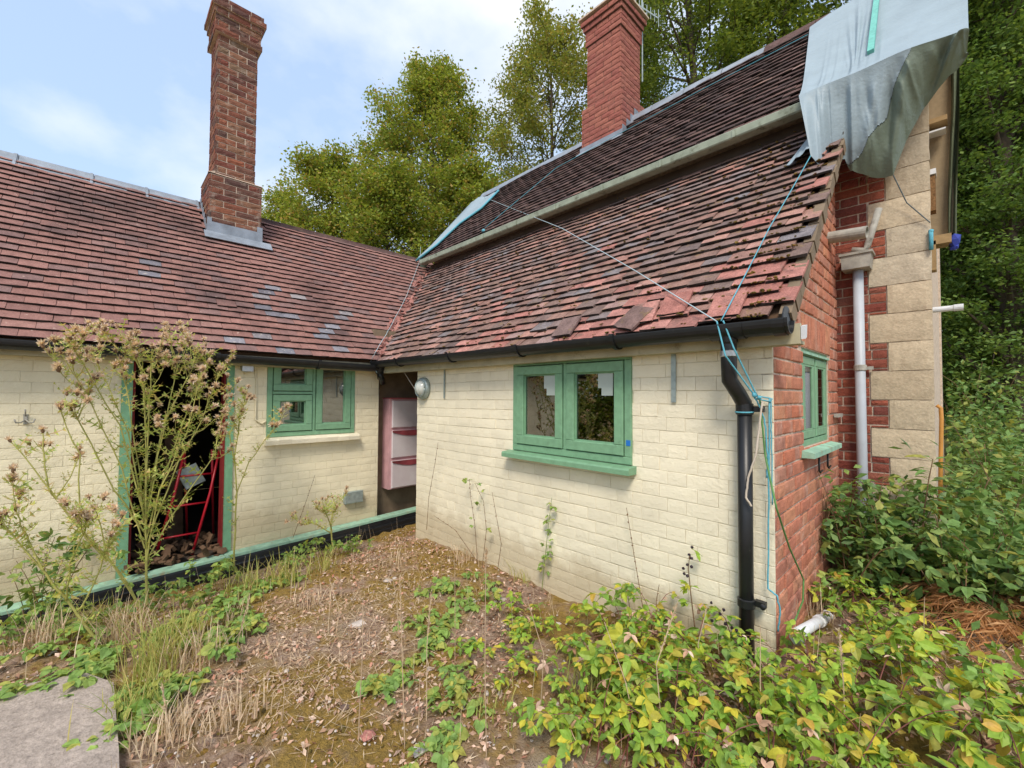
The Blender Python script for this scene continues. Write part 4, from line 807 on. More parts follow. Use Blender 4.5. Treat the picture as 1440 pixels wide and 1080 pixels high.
q0, q1 = P(948, 496, 'y', YF), P(948, 566, 'y', YF); b = MB(); b.obox(A3(q0[0], YF, q1[2]), X, Z, -Y, -0.014, 0.014, 0, q0[2]-q1[2], 0.006, 0.011)
for t in (0.04, 0.96): b.lathe(A3(q0[0], YF-0.011, q1[2]+(q0[2]-q1[2])*t), -Y, [(0.006, 0), (0.006, 0.003)], 8)
b.build('metal_strap', 'galv', None, label='galvanised metal strap screwed to the cream wall right of the window', cat='strap')
q0, q1 = P(626, 518, 'y', YF), P(626, 560, 'y', YF); b = MB(); b.obox(A3(q0[0], YF, q1[2]), X, Z, -Y, -0.010, 0.010, 0, q0[2]-q1[2], 0.006, 0.010); b.build('metal_strip', 'galv', None, label='thin green-grey metal strip on the cream wall beside the bulkhead lamp', cat='strap')
for (px, py, lab) in ((1152, 655, 'iron L-shaped hook driven into the red brick under the small window, nearer one'), (1164, 649, 'iron L-shaped hook driven into the red brick under the small window, farther one')):
    q = P(px, py, 'x', XS+0.02); b = MB(); b.tube([q+Z*0.05, q-Z*0.035, q+A3(0.004, 0.012, -0.045), q+A3(0.004, 0.07, -0.035)], 0.006, 6); b.build('iron_hook', 'black', None, True, label=lab, cat='hook', group='iron hooks in the red brick wall')
q = P(1175, 584, 'x', XS); b = MB(); b.obox(A3(XS, q[1], q[2]), Y, Z, X, -0.09, 0.10, -0.012, 0.012, 0.004, 0.03); b.build('iron_strap', 'grey_iron', None, label='flat grey iron strap on the red brick right of the small window', cat='strap')
for i, (a, lab) in enumerate(((798, 'notice'), (857, 'notice'))): pass
# papers stuck behind the panes of the front window
for (px0, px1, lab) in ((765, 781, 'pale notice sheet with smaller label in the left pane of the front window'), (841, 862, 'pale notice sheet with smaller label in the right pane of the front window')):
    a0, a1 = P(px0, 540, 'y', YF+0.003)[0], P(px1, 540, 'y', YF+0.003)[0]
    nt_ = thing('notice', (a0, YF+0.02, 0.1), lab, 'paper notice', 'notices in the front window')
    b = MB(); b.box((a0, YF+0.0030, 0.055), (a1, YF+0.0040, 0.155)); b.build('sheet', 'paper', nt_)
    b = MB(); b.box((a0+0.25*(a1-a0), YF+0.0010, 0.005), (a1-0.0, YF+0.0022, 0.062)); b.build('label', 'paper', nt_)
# wall cabinet in the passage
cb = thing('shoe_cabinet', (-4.83, 2.75, -1.18), 'pale pink three-drawer plastic cabinet hung in the dark passage', 'cabinet')
ya, yb_, za, zb = 2.515, 3.12, -1.13, -0.045; xc = -4.90
b = MB(); b.box((xc, ya, za), (xc+0.17, yb_, zb)); b.build('body', 'cab_pink', cb)
hh = (zb-za)/3
for i in range(3):
    b = MB(); b.obox(A3(xc+0.17, ya+0.03, za+hh*i), Y, Z, X, 0, yb_-ya-0.06, 0.012, hh-0.022, 0.001, 0.022, 0, 0.008); d = b.build('drawer', 'pink' , cb)
    if i < 2:
        b = MB(); m = 9; yy = np.linspace(0, yb_-ya-0.06, m); dep = [0.012+0.035*math.sin(math.pi*t/(m-1)) for t in range(m)]
        vs = [A3(xc+0.196, ya+0.03+yy[t], za+hh*(i+1)-0.024) for t in range(m)]+[A3(xc+0.20, ya+0.03+yy[t], za+hh*(i+1)-0.026-dep[t]*1.4) for t in range(m)]+[A3(xc+0.22, ya+0.03+yy[t], za+hh*(i+1)-0.020) for t in range(m)]
        b.add(vs, [(t, m+t, m+t+1, t+1) for t in range(m-1)]+[(m+t, 2*m+t, 2*m+t+1, m+t+1) for t in range(m-1)]+[(2*m+t, t, t+1, 2*m+t+1) for t in range(m-1)]); b.build('drawer_lip', 'cab_red', d)
b = MB(); b.box((xc-0.002, ya-0.004, zb+0.0005), (xc+0.20, yb_, zb+0.012)); b.build('top', 'cab_red', cb)
# things inside the doorway
ld = thing('folding_ladder', (-5.2, 0.72, -1.52), 'red tubular folding frame leaning inside the open doorway', 'ladder')
b = MB()
for yy in (0.50, 0.78): b.tube([A3(-4.98, yy-0.12, -1.50), A3(-5.05, yy+0.02, -0.95), A3(-5.12, yy+0.10, -0.55)], 0.012, 8)
b.build('front_leg', 'red_metal', ld, True)
b = MB()
for yy in (0.52, 0.74): b.tube([A3(-5.45, yy+0.16, -1.50), A3(-5.14, yy+0.08, -0.55)], 0.011, 8)
b.build('rear_leg', 'red_metal', ld, True)
for i in range(3):
    t = 0.2+0.28*i; b = MB(); a = A3(-4.98, 0.38, -1.50)*(1-t)+A3(-5.12, 0.60, -0.55)*t; c = a+A3(0, 0.28, 0); b.tube([a, c], 0.009, 6); b.build('rung', 'red_metal', ld, True)
b = MB(); b.obox(A3(-5.15, 0.62, -0.92), unit(A3(0, 1, 0.45)), unit(A3(0, -0.45, 1)), X, 0, 0.17, 0, 0.20, 0, 0.02, 0, 0.004); b.build('white_tray', 'galv', None, label='pale plastic tray leaning beside the red frame in the doorway', cat='tray')
b = MB(); b.obox(A3(-5.6, 0.52, -1.52), unit(A3(0.0, 1, 0.03)), unit(A3(0, -0.03, 1)), X, 0, 0.14, 0, 1.1, 0, 0.03); b.build('timber_plank', 'timber_dark', None, label='brown board standing upright inside the dark doorway', cat='plank')
b = MB()
for i in range(60): b.blob((-5.1+rnd.uniform(-0.3, 0.4), rnd.uniform(0.22, 0.85), -1.49+rnd.uniform(0, 0.06)), rnd.uniform(0.015, 0.05), 0, 0.4, 0.6)
for i in range(40):
    uu = unit(rng.normal(size=3)); vv = unit(np.cross(uu, rng.normal(size=3))); l = rnd.uniform(0.015, 0.06); b.obox((-5.05+rnd.uniform(-0.3, 0.4), rnd.uniform(0.22, 0.85), -1.47+rnd.uniform(0, 0.08)), uu, vv, np.cross(uu, vv), -l, l, -l*0.5, l*0.5, -l*0.3, l*0.3)
b.build('doorway_rubble', 'timber_dark', None, kind='stuff')
# green board and black plastic trim at the foot of the wing wall
tb = thing('threshold_board', (-4.65, 1.0, -1.5), 'worn turquoise-green timber board along the foot of the wing wall', 'board')
d = unit(A3(0, 1, 0.036)); nn = np.cross(X, d)
b = MB()
for i in range(8):
    a0 = -1.3+i*0.54; b.obox(A3(XL+0.004, a0, -1.515+0.036*a0), X, d, -nn if nn[2] < 0 else nn, 0, 0.125+rnd.uniform(-0.004, 0.004), 0, 0.538, -0.012, 0.014+rnd.uniform(-0.002, 0.002), 0, 0.003)
b.build('board', 'green_old', tb)
bt = thing('plastic_trim', (-4.6, 1.0, -1.55), 'black plastic drainage channel lying below the green board', 'drain channel')
b = MB(); b.ext([(0.0, -0.014), (0.115, -0.014), (0.12, -0.03), (0.125, -0.06), (0.15, -0.065), (0.155, -0.075), (0.155, -0.11), (0.17, -0.115), (0.17, -0.16), (0.0, -0.16)], X, Z, A3(XL+0.006, -1.3, -1.515-0.036*1.3), d, 4.25); b.build('channel', 'black', bt)
# aerial behind the red chimney
ae = thing('tv_aerial', (-2.9, 5.6, 3.8), 'thin television aerial beside the red chimney', 'aerial')
b = MB(); q = P(903, 33, 'y', 5.62); b.tube([A3(q[0], 5.62, 4.6), A3(q[0], 5.62, 6.1)], 0.012, 6); b.build('mast', 'galv', ae)
b = MB(); qa, qb = P(884, -2, 'y', 5.62), P(926, 26, 'y', 5.62); b.tube([qa, qb], 0.009, 6); b.build('boom', 'galv', ae)
for i in range(9):
    t = i/8; b = MB(); c = qa+(qb-qa)*t; b.tube([c-Z*0.11*(1.2 if i == 8 else 0.8), c+Z*0.11*(1.2 if i == 8 else 0.8)], 0.005, 5); b.build('element', 'galv', ae)

# ================================================================== TARPAULINS, BOARDS, ROPES
def grid_mesh(b, G, mi=0):
    r, c = len(G), len(G[0]); b.add([p for row in G for p in row], [(i*c+j, (i+1)*c+j, (i+1)*c+j+1, i*c+j+1) for i in range(r-1) for j in range(c-1)], mi)
def interp(keys, t):
    ks = sorted(keys); 
    for (a, p), (c, q) in zip(ks[:-1], ks[1:]):
        if t <= c:
            s = (t-a)/(c-a) if c > a else 0; s = s*s*(3-2*s)*0.35+s*0.65; return np.asarray(p)*(1-s)+np.asarray(q)*s
    return np.asarray(ks[-1][1])
tp = thing('tarpaulin', (-0.5, 4.3, 2.6), 'large pale blue-grey tarpaulin draped over the right end of the cottage roof', 'tarpaulin')
eL, eR = P(1131, 166, 'M', 0), P(1362, 70, 'y', 3.86)
rL, rR = P(1141, 50, 'M', 0), A3(eR[0]+0.03, RM[0], RM[1]+0.06)
tie = A3(*P(1143, 236, 'F', 0))+nF*0.085
hem = [(0.0, tie), (0.10, P(1152, 232, 'y', tie[1]+0.02)), (0.20, P(1170, 226, 'y', 3.72)), (0.28, P(1188, 222, 'y', 3.78)), (0.33, P(1196, 240, 'y', 3.84)), (0.44, P(1226, 249, 'y', 3.93)), (0.55, P(1256, 248, 'y', 3.97)), (0.64, P(1274, 200, 'y', 3.97)), (0.76, P(1300, 150, 'y', 3.95)), (0.88, P(1336, 108, 'y', 3.92)), (1.0, P(1362, 76, 'y', 3.88))]
NU = 220; NV1, NV2 = 30, 56
_w = [(rnd.uniform(7, 34), rnd.uniform(0, 6.28), rnd.uniform(0.5, 1)) for _ in range(8)]
def cloth(t, lo=0, hi=99):
    """uneven pleats: a few sharp creases of different widths"""
    a = sum(k*math.sin(f*t+p) for f, p, k in _w if lo <= f <= hi)/2.6
    return (1-2*abs(math.sin(1.3*a+t*9))**1.25)*0.55+0.5*a
Gs, Gh = [], []
edge_out = lambda u: A3(0, -0.10, 0.045)*(1-0.55*u)
for i in range(NV1):                    # over the ridge and down the slope
    v = i/(NV1-1)*1.10-0.10; row = []
    for j in range(NU):
        u = j/(NU-1)
        if v < 0: q = rL*(1-u)+rR*u+A3(0, -v*2.2, v*2.4)
        else: q = (rL*(1-v)+eL*v)*(1-u)+(rR*(1-v)+eR*v)*u
        wv = ss(0.15, 1.0, v)
        fold = 0.008*cloth(u*2.6+0.1*v)*wv*(1-ss(0.3, 0.6, u))*(1-ss(0.93, 1.0, v))+0.016*cloth(u*1.25+0.05*(1-v))*wv*(1-ss(0.9, 1.0, v))*(1-ss(0.25, 0.6, u)*0.85)+0.012*math.cos((u-0.36)*70/(0.3+abs(v-0.8)))*math.exp(-((u-0.36)/0.06)**2)*math.sin(math.pi*min(1, max(0, v)*1.1))
        sagv = 0.014*math.sin(u*6+v*4)+0.006*math.sin(u*13-v*7)+0.005*math.sin(v*22+u*5)*ss(0.45, 0.7, u)
        row.append(q+nM*(0.085+fold+sagv*0.7)+edge_out(u)*max(0, v)**6)
    Gs.append(row)
for i in range(NV2):                    # hanging part gathered to the rope on the left
    v = i/(NV2-1); row = []
    for j in range(NU):
        u = j/(NU-1); e = Gs[-1][j]; h = interp(hem, u); q = e*(1-v)+h*v
        env = ss(0, 0.35, v)*(1-0.75*ss(0.6, 1, v)); wl, wr = 1-ss(0.33, 0.45, u), ss(0.33, 0.45, u)
        f = wl*0.012*cloth(u*2.6+0.1)*ss(0, 0.2, v)*(1-0.5*v)+wl*0.030*cloth(u*1.25)*ss(0, 0.3, v)*(1-0.6*v)+wr*(0.070*cloth(u*1.0+0.13*v+0.3)*env+0.014*cloth(u*2.2-v*0.2)*env)
        bel = 0.05*math.exp(-((u-0.45)/0.11)**2)*math.sin(math.pi*v**2.0)+0.02*math.sin(math.pi*v)
        row.append(q+A3(0.12, -1, 0.30)*(f+bel)-Z*0.03*math.sin(math.pi*v)*math.sin(math.pi*u))
    Gh.append(row)
b = MB(); grid_mesh(b, Gs)
r_, c_ = NV2, NU; o_ = len(b.v); b.v.extend([tuple(map(float, p)) for row in Gh for p in row])
for i in range(r_-1):                   # beyond a diagonal the face winding is reversed, giving the darker olive colour
    for j in range(c_-1):
        u, v = j/(c_-1), i/(r_-1); q = (o_+i*c_+j, o_+(i+1)*c_+j, o_+(i+1)*c_+j+1, o_+i*c_+j+1)
        b.f.append(q if u < 0.70-0.40*v+0.01*math.sin(v*17) else q[::-1]); b.m.append(0)
b.build('sheet', 'tarp', tp, True)
b = MB(); G = []; f0, f1, f2 = P(1141, 200, 'F', 0), P(1104, 248, 'F', 0), tie
for i in range(9):
    v = i/8; row = []
    for j in range(9):
        u = j/8; q = f0*(1-v)+(f1*(1-u)+f2*u)*v; row.append(q+nF*(0.055+0.008*math.sin(u*16)*v))
    G.append(row)
grid_mesh(b, G); b.build('loose_corner', 'tarp', tp, True)
bt_ = MB(); q0, q1 = P(1240, -30, 'M', 0), P(1227, 97, 'M', 0); d = unit(q1-q0); s_ = np.cross(d, nM)
bt_.obox(q0+nM*0.105, d, s_, nM, -0.1, np.linalg.norm(q1-q0), -0.019, 0.019, 0.0, 0.028); bt_.build('batten', 'turq', None, label='turquoise painted batten lying on the large tarpaulin', cat='batten')
tl = thing('tarpaulin', (-6.2, 4.6, 3.0), 'small blue-grey tarpaulin strapped over the left verge of the cottage roof', 'tarpaulin')
inn = [P(704, 272, 'M', 0), P(680, 297, 'M', 0), P(650, 318, 'M', 0), P(618, 348, 'M', 0), P(588, 371, 'M', 0)]
G = []
for i in range(25):
    t = i/24; k_ = min(3, int(t*4)); s = t*4-k_; q = inn[k_]*(1-s)+inn[k_+1]*s; row = []
    edge = A3(-6.36, q[1]+0.06, EM[1]+SM*(q[1]+0.06-EM[0])+0.05)
    for j in range(14):
        u = j/13
        if u < 0.75: p = q*(1-u/0.75)+edge*(u/0.75)+nM*(0.05+0.02*math.sin(u*15+t*2)*math.sin(math.pi*u))
        else: p = edge+A3(-0.03, 0, -0.32)*(u-0.75)/0.25+nM*0.05
        row.append(p)
    G.append(row[::-1])
b = MB(); grid_mesh(b, G); b.build('sheet', 'tarp', tl, True)
b = MB(); b.tube([p+nM*0.06 for p in inn], 0.018, 6); b.build('blue_hem', 'rope_blue', tl, True)
th_ = thing('tarpaulin', (0.05, 4.55, 1.9), 'narrow olive tarpaulin hanging down the gable end beside the panel', 'tarpaulin')
G = []
for i in range(20):
    t = i/19; y_ = 80+t*272; row = []
    for j in range(8):
        u = j/7; row.append(P(1334+u*(15-3*t)+1.2*math.sin(t*6), y_, 'y', 4.48+0.045*math.sin(u*9+t*4)))
    G.append(row)
b = MB(); grid_mesh(b, G); b.build('sheet', 'tarp_olive', th_, True)
b = MB(); q = P(1342, 338, 'y', 4.42); b.blob(q, 0.035, 0, 0.2, 1.5); b.blob(q+A3(0.0, 0, -0.05), 0.024, 0, 0.3); b.build('rope_knot', 'rope_deep', th_)
# boarding on the gable
gb = thing('gable_boarding', (-0.02, 4.5, 2.0), 'chipboard panel and timber blocks fixed at the cottage gable corner', 'boarding')
def pxbox(b, x0, y0_, x1, y1_, yp, dep, tilt=0):
    a, c = P(x0, y1_, 'y', yp), P(x1, y0_, 'y', yp); b.box((a[0], yp, a[2]), (c[0], yp+dep, c[2]))
b = MB(); pxbox(b, 1298, 95, 1337, 335, 4.50, 0.03); b.build('panel', 'board', gb)
b = MB(); pxbox(b, 1303, 160, 1332, 176, 4.36, 0.12); b.build('upper_block', 'timber', gb)
b = MB(); pxbox(b, 1304, 180, 1330, 186, 4.36, 0.10); b.build('white_rail', 'white_dirty', gb)
b = MB(); pxbox(b, 1306, 246, 1315, 297, 4.33, 0.10); b.build('chipboard_block', 'osb', gb)
b = MB(); pxbox(b, 1306, 236, 1316, 246, 4.32, 0.11); b.build('plaster_cap', 'white_dirty', gb)
b = MB(); pxbox(b, 1313, 327, 1338, 344, 4.36, 0.14); b.build('lower_block', 'timber', gb)
b = MB(); pxbox(b, 1309, 338, 1316, 380, 4.36, 0.10); b.build('post', 'timber', gb)
b = MB(); q = P(1309, 325, 'y', 4.1); b.tube([q, q-Z*0.05, q-Z*0.13], 0.012, 6); b.blob(q, 0.016); b.build('blue_cord_end', 'rope_blue', None, True, label='short hank of blue rope tied at the sandstone corner', cat='rope')
def rope(name, pts, mat, label, r=0.0032, sag=0.0, n=14, cat='rope', wig=0.0):
    out_ = []
    for p, q in zip(pts[:-1], pts[1:]):
        for i in range(n):
            t = i/n; out_.append(np.asarray(p)*(1-t)+np.asarray(q)*t-Z*sag*math.sin(math.pi*t)+rng.normal(0, wig, 3)*(0 < i))
    out_.append(np.asarray(pts[-1])); b = MB(); b.tube(out_, r, 6); return b.build(name, mat, None, True, label=label, cat=cat)
gtie = A3(*P(1008, 452, 'y', EF[0]-0.12)); knot = P(1061, 556, 'y', YF-0.10)
rope('rope', [P(680, 280, 'M', 0)+nM*0.06, P(800, 340, 'F', 0)+nF*0.16, P(900, 396, 'F', 0)+nF*0.09, gtie], 'rope_pale', 'pale blue rope stretched across the roofs from the small tarpaulin to the gutter', 0.0031)
rope('rope', [tie+nF*0.0, P(1085, 333, 'F', 0)+nF*0.06, gtie+A3(0.02, 0, 0.0)], 'rope_blue', 'turquoise rope running down the tiles from the large tarpaulin to the gutter', 0.0031, 0.004)
rope('rope', [gtie, P(1020, 500, 'y', EF[0]-0.14), knot], 'rope_blue', 'left strand of turquoise rope from the gutter to the downpipe', 0.004)
rope('rope', [gtie+A3(0.03, 0, 0), P(1032, 490, 'y', EF[0]-0.12), knot+A3(0.01, 0, 0)], 'rope_blue', 'right strand of turquoise rope from the gutter to the downpipe', 0.004)
b = MB(); b.blob(knot, 0.016, 0, 0.35); b.blob(knot+A3(0.02, 0, -0.012), 0.012, 0, 0.35); b.tube([knot, P(1082, 560, 'y', YF-0.03), P(1086, 561, 'y', YF-0.02), P(1084, 565, 'y', YF-0.03), knot-Z*0.015], 0.0035, 6)
b.tube([A3(-0.75, yd, -0.075)+A3(math.cos(t), math.sin(t), 0.05*math.sin(t))*0.041 for t in np.linspace(0, 2*math.pi, 16)], 0.004, 5); b.build('rope_knot', 'rope_blue', None, True, label='turquoise knot tied round the top of the black downpipe', cat='rope')
rope('rope', [P(1082, 560, 'y', YF-0.03), P(1081, 690, 'y', YF-0.03), P(1080, 828, 'y', YF-0.03), P(1093, 838, 'y', YF-0.04), P(1097, 860, 'y', YF-0.03), P(1094, 888, 'y', YF-0.02)], 'rope_blue', 'long blue rope tail hanging down the corner of the cream wall', 0.004, 0.0, 8, wig=0.001)
rope('rope', [knot, P(1075, 590, 'y', YF-0.05), P(1080, 640, 'y', YF-0.05), P(1078, 672, 'y', YF-0.05)], 'rope_blue', 'short frayed blue rope end below the knot on the downpipe', 0.004, 0, 8, wig=0.002)
rope('rope', [P(1084, 562, 'y', YF-0.02), P(1085, 620, 'y', YF-0.02), P(1086, 710, 'y', YF-0.02)], 'rope_blue', 'thin blue rope strand nearest the brick edge', 0.003, 0, 8, wig=0.001)
rope('cord', [P(594, 350, 'M', 0)+nM*0.05, P(588, 372, 'L', 0)+nL*0.07, P(570, 420, 'L', 0)+nL*0.06, P(545, 468, 'L', 0)+nL*0.07, P(528, 495, 'y', 2.22), P(521, 508, 'y', 2.2), P(530, 524, 'y', 2.25)], 'rope_pale', 'pale cord lying down the valley between the two roofs', 0.0031, 0, 8, wig=0.002)
rope('rope', [P(1138, 56, 'M', 0)+nM*0.05, P(980, 138, 'M', 0)+nM*0.06, P(785, 240, 'M', 0)+nM*0.05, P(684, 325, 'M', 0)+nM*0.05], 'rope_blue', 'thin blue rope along the cottage roof under the chimney', 0.0038)
b = MB(); q = P(683, 329, 'M', 0)+nM*0.05; b.blob(q, 0.03, 0, 0.4); b.build('rope_knot', 'rope_blue', None, label='blue rope knot at the edge of the upper gutter', cat='rope')
rope('cord', [P(1256, 246, 'y', 4.0), P(1275, 285, 'y', 4.08), P(1308, 313, 'y', 4.1)], 'rope_dark', 'dark cord from the tarpaulin edge to the sandstone corner', 0.0035)
rope('cable', [P(1072, 565, 'y', YF-0.07), P(1063, 640, 'y', YF-0.10), P(1052, 672, 'y', YF-0.10), P(1049, 700, 'y', YF-0.11), P(1057, 712, 'y', YF-0.10)], 'cable', 'beige cable end looped in front of the black downpipe', 0.005, 0, 8, 'cable', 0.0006)
rope('cable', [P(1068, 556, 'y', YF-0.06), P(1076, 640, 'y', YF-0.06), P(1092, 715, 'x', XS+0.04), P(1110, 770, 'x', XS+0.03), P(1130, 815, 'x', XS+0.03), P(1129, 845, 'x', XS+0.03), P(1118, 872, 'x', XS+0.05)], 'hose', 'green cable trailing from the downpipe across the red brick', 0.0045, 0, 8, 'cable')
rope('cable', [P(0, 462, 'x', XL+0.03), P(60, 466, 'x', XL+0.03), P(110, 478, 'x', XL+0.03), P(200, 484, 'x', XL+0.03), P(300, 494, 'x', XL+0.03), P(350, 492, 'x', XL+0.03)], 'black', 'black cable clipped under the wing eave', 0.006, 0.01, 8, 'cable')
rope('cable', [P(356, 497, 'x', XL+0.01), P(361, 540, 'x', XL+0.01), P(359, 590, 'x', XL+0.01), P(368, 596, 'x', XL+0.01), P(374, 592, 'x', XL+0.01)], 'cream_side', 'painted-over cable beside the wing window', 0.007, 0, 8, 'cable')
rope('cord', [P(568, 523, 'y', YF-0.02), P(584, 548, 'y', YF-0.03)], 'cable', 'short pale wire running to the bulkhead lamp', 0.003, 0, 4, 'wire')
# hanging wires in the passage
rope('cable', [P(530, 520, 'x', -4.7), P(533, 545, 'x', -4.8), P(528, 560, 'x', -4.85)], 'black', 'loop of black cable at the corner of the wing', 0.006, 0, 6, 'cable')

#PLANTS
# ================================================================== PLANTS
def rot_frames(n, up_bias=0.0, tilt=1.0):
    """n random orthonormal leaf frames (length axis a, width axis b, normal c)"""
    c = rng.normal(size=(n, 3)); c[:, 2] = np.abs(c[:, 2])*1.0+up_bias; c /= np.linalg.norm(c, axis=1)[:, None]
    a = rng.normal(size=(n, 3)); a -= c*(a*c).sum(1)[:, None]; a /= np.linalg.norm(a, axis=1)[:, None]
    return a, np.cross(c, a), c
def leaf_quads(C, size, aspect=0.55, up=0.5, var=0.35, fold=0.0):
    """diamond leaves, one quad each"""
    n = len(C); a, b, c = rot_frames(n, up); s = (size*rng.uniform(1-var, 1+var, n))[:, None]
    V = np.stack([C-a*s*0.5, C+b*s*aspect*0.5+c*s*fold, C+a*s*0.5, C-b*s*aspect*0.5+c*s*fold], 1).reshape(-1, 3)
    return V, np.arange(4*n).reshape(n, 4)
def tree(name, px, depth, top, half, label, mat='leaf_tree', leaves=22000, size=0.13, base=0.25, shape='cone', limbs=46, group='trees behind the cottage', trunk_r=0.16, spread=0.30, cat='tree', per=70, droop=0.0, open_=1.0, zb=None, flat=0.6):
    r = ray(px, 556); o = r/np.linalg.norm(r[:2])*1.0; k = depth/(r@FW); p = r*k; x, y = p[0], p[1]
    g = float(gz(x, y)) if zb is None else zb; zt = (ray(px, top)*depth)[2]; H = zt-g; R = half/FPX*depth
    th = thing(name, (x, y, g), label, cat, group); b = MB(); wob = [rnd.uniform(-1, 1)*0.02*H for _ in range(6)]
    axis_ = lambda h: A3(x+wob[0]*math.sin(h*5)+wob[1]*h, y+wob[2]*math.sin(h*4)+wob[3]*h, g+H*h)
    b.tube([axis_(i/10*0.97) for i in range(11)], [trunk_r*(1-0.92*i/10)+0.012 for i in range(11)], 9); C = []
    for i in range(limbs):
        h = base+(0.98-base)*((i+rnd.random())/limbs)
        f = (h-base)/(1-base)
        if shape == 'cone': rr = R*(1.0-f)**0.62*min(1, 0.55+f*2.2)
        elif shape == 'full': rr = R*min(1, 0.75+f*0.8)*(1-f**2.2)**0.6
        elif shape == 'oval': rr = R*math.sqrt(max(0.02, 1-(2*f-0.85)**2*0.85))
        else: rr = R*(0.95-0.35*f)
        rr *= rnd.uniform(0.62, 1.12); az = i*2.39996+rnd.uniform(-0.4, 0.4); d = A3(math.cos(az), math.sin(az), 0)
        up_ = rnd.uniform(0.25, 0.75)*(1-0.2*droop)-0.5*droop; s0 = axis_(max(0.05, h-0.08)); e = axis_(h)+d*rr+Z*rr*up_*0.45
        mid = s0*0.5+e*0.5+Z*rr*0.10+rng.normal(0, 0.04*rr, 3); r0 = trunk_r*(1-h)*0.42+0.018
        b.tube([s0, mid, e], [r0, r0*0.6, 0.008], 5, cap=False)
        nsub = 6
        for j in range(nsub):
            t = 0.35+0.65*(j+rnd.random())/nsub; q = (s0*(1-t)**2+mid*2*t*(1-t)+e*t*t); q2 = q+unit(d+rng.normal(0, 0.8, 3)+Z*0.25)*rr*rnd.uniform(0.15, 0.5)
            b.tube([q, q2], [0.012, 0.005], 4, cap=False)
            C.append((q2, rr)); 
            if rnd.random() < 0.6: C.append((q*0.4+q2*0.6+rng.normal(0, 0.1, 3), rr))
        C.append((e, rr))
    b.build('trunk', 'bark', th, True)
    n = int(leaves*1.75/len(C)); pts = []; size = size*0.78
    for q, rr in C:
        m = int(n*rnd.uniform(0.35, 1.6)); sg = spread*rnd.uniform(0.7, 1.25)
        pts.append(q+np.clip(rng.normal(0, 1, (m, 3)), -1.7, 1.7)*A3(sg, sg, sg*flat))
    Cc = np.concatenate(pts); V, F = leaf_quads(Cc, size, 0.6, 0.55)
    place('crown', npmesh('crown', V, F, mat), th, None, kind='stuff'); return th
tree('broadleaf_tree', 606, 17, 64, 150, 'tall conical green tree in the middle of the skyline', leaves=44000, size=0.15, base=0.25, limbs=64, spread=0.30)
tree('broadleaf_tree', 462, 16, 205, 85, 'lower bushy green tree at the left end of the tree line', leaves=28000, size=0.15, base=0.25, shape='full', limbs=44, spread=0.30)
tree('broadleaf_tree', 398, 18, 250, 55, 'small pale tree showing just right of the wing chimney', leaves=14000, size=0.15, base=0.25, shape='full', limbs=30, spread=0.30)
tree('broadleaf_tree', 535, 14, 225, 70, 'leafy tree filling the gap in front of the conical tree', leaves=22000, size=0.14, base=0.25, shape='full', limbs=38, spread=0.29)
tree('broadleaf_tree', 668, 14.5, 225, 75, 'low green tree just above the small tarpaulin', leaves=24000, size=0.14, base=0.25, shape='full', limbs=40, spread=0.29)
tree('birch_tree', 782, 17, 10, 92, 'pale autumn-tinted tree left of the red chimney', 'leaf_birch', leaves=36000, size=0.14, base=0.22, shape='oval', limbs=58, spread=0.28)
tree('oak_tree', 965, 16, -190, 135, 'large oak rising right behind the red chimney', 'leaf_oak', leaves=56000, size=0.15, base=0.22, shape='oval', limbs=66, spread=0.32, trunk_r=0.3)
tree('oak_tree', 1105, 15, -200, 115, 'large oak behind the ridge beside the big tarpaulin', 'leaf_oak', leaves=46000, size=0.15, base=0.22, shape='oval', limbs=62, spread=0.32, trunk_r=0.28)
tree('oak_tree', 875, 20, 40, 80, 'smaller oak showing behind the aerial', 'leaf_oak', leaves=22000, size=0.16, base=0.25, shape='full', limbs=46, spread=0.44)
tree('woodland_tree', 1362, 9.5, -260, 110, 'dark leafy tree close beyond the stone gable', 'leaf_dark', leaves=56000, size=0.11, base=0.05, shape='col', limbs=90, spread=0.26, trunk_r=0.16, group='trees in the wood on the right', flat=0.4)
tree('woodland_tree', 1436, 7.8, -330, 95, 'nearest dark tree with leaning trunk at the right edge', 'leaf_dark', leaves=46000, size=0.10, base=0.12, shape='col', limbs=80, spread=0.24, trunk_r=0.18, group='trees in the wood on the right', flat=0.35)
tree('woodland_tree', 1410, 14, -120, 110, 'green tree deeper in the wood on the right', 'leaf_oak', leaves=36000, size=0.14, base=0.05, shape='col', limbs=70, spread=0.34, group='trees in the wood on the right')
tree('woodland_tree', 1300, 15, 60, 90, 'dark tree hidden behind the gable boarding', 'leaf_dark', leaves=22000, size=0.14, base=0.05, shape='col', limbs=50, spread=0.34, group='trees in the wood on the right')
tree('woodland_tree', 1500, 11, -260, 120, 'dark tree just beyond the right edge', 'leaf_dark', leaves=30000, size=0.12, base=0.05, shape='col', limbs=60, spread=0.3, group='trees in the wood on the right')
# dim far wood behind everything on the right
pts = []
for i in range(260):
    px = rnd.uniform(1230, 1640); d = rnd.uniform(17, 26); q = ray(px, 540)*d; q[2] = rnd.uniform(-1.3, 7.5); pts.append(q+rng.normal(0, 0.55, (110, 3)))
V, F = leaf_quads(np.concatenate(pts), 0.26, 0.6, 0.5); place('far_wood', npmesh('far_wood', V, F, 'leaf_dark'), None, None, kind='stuff')

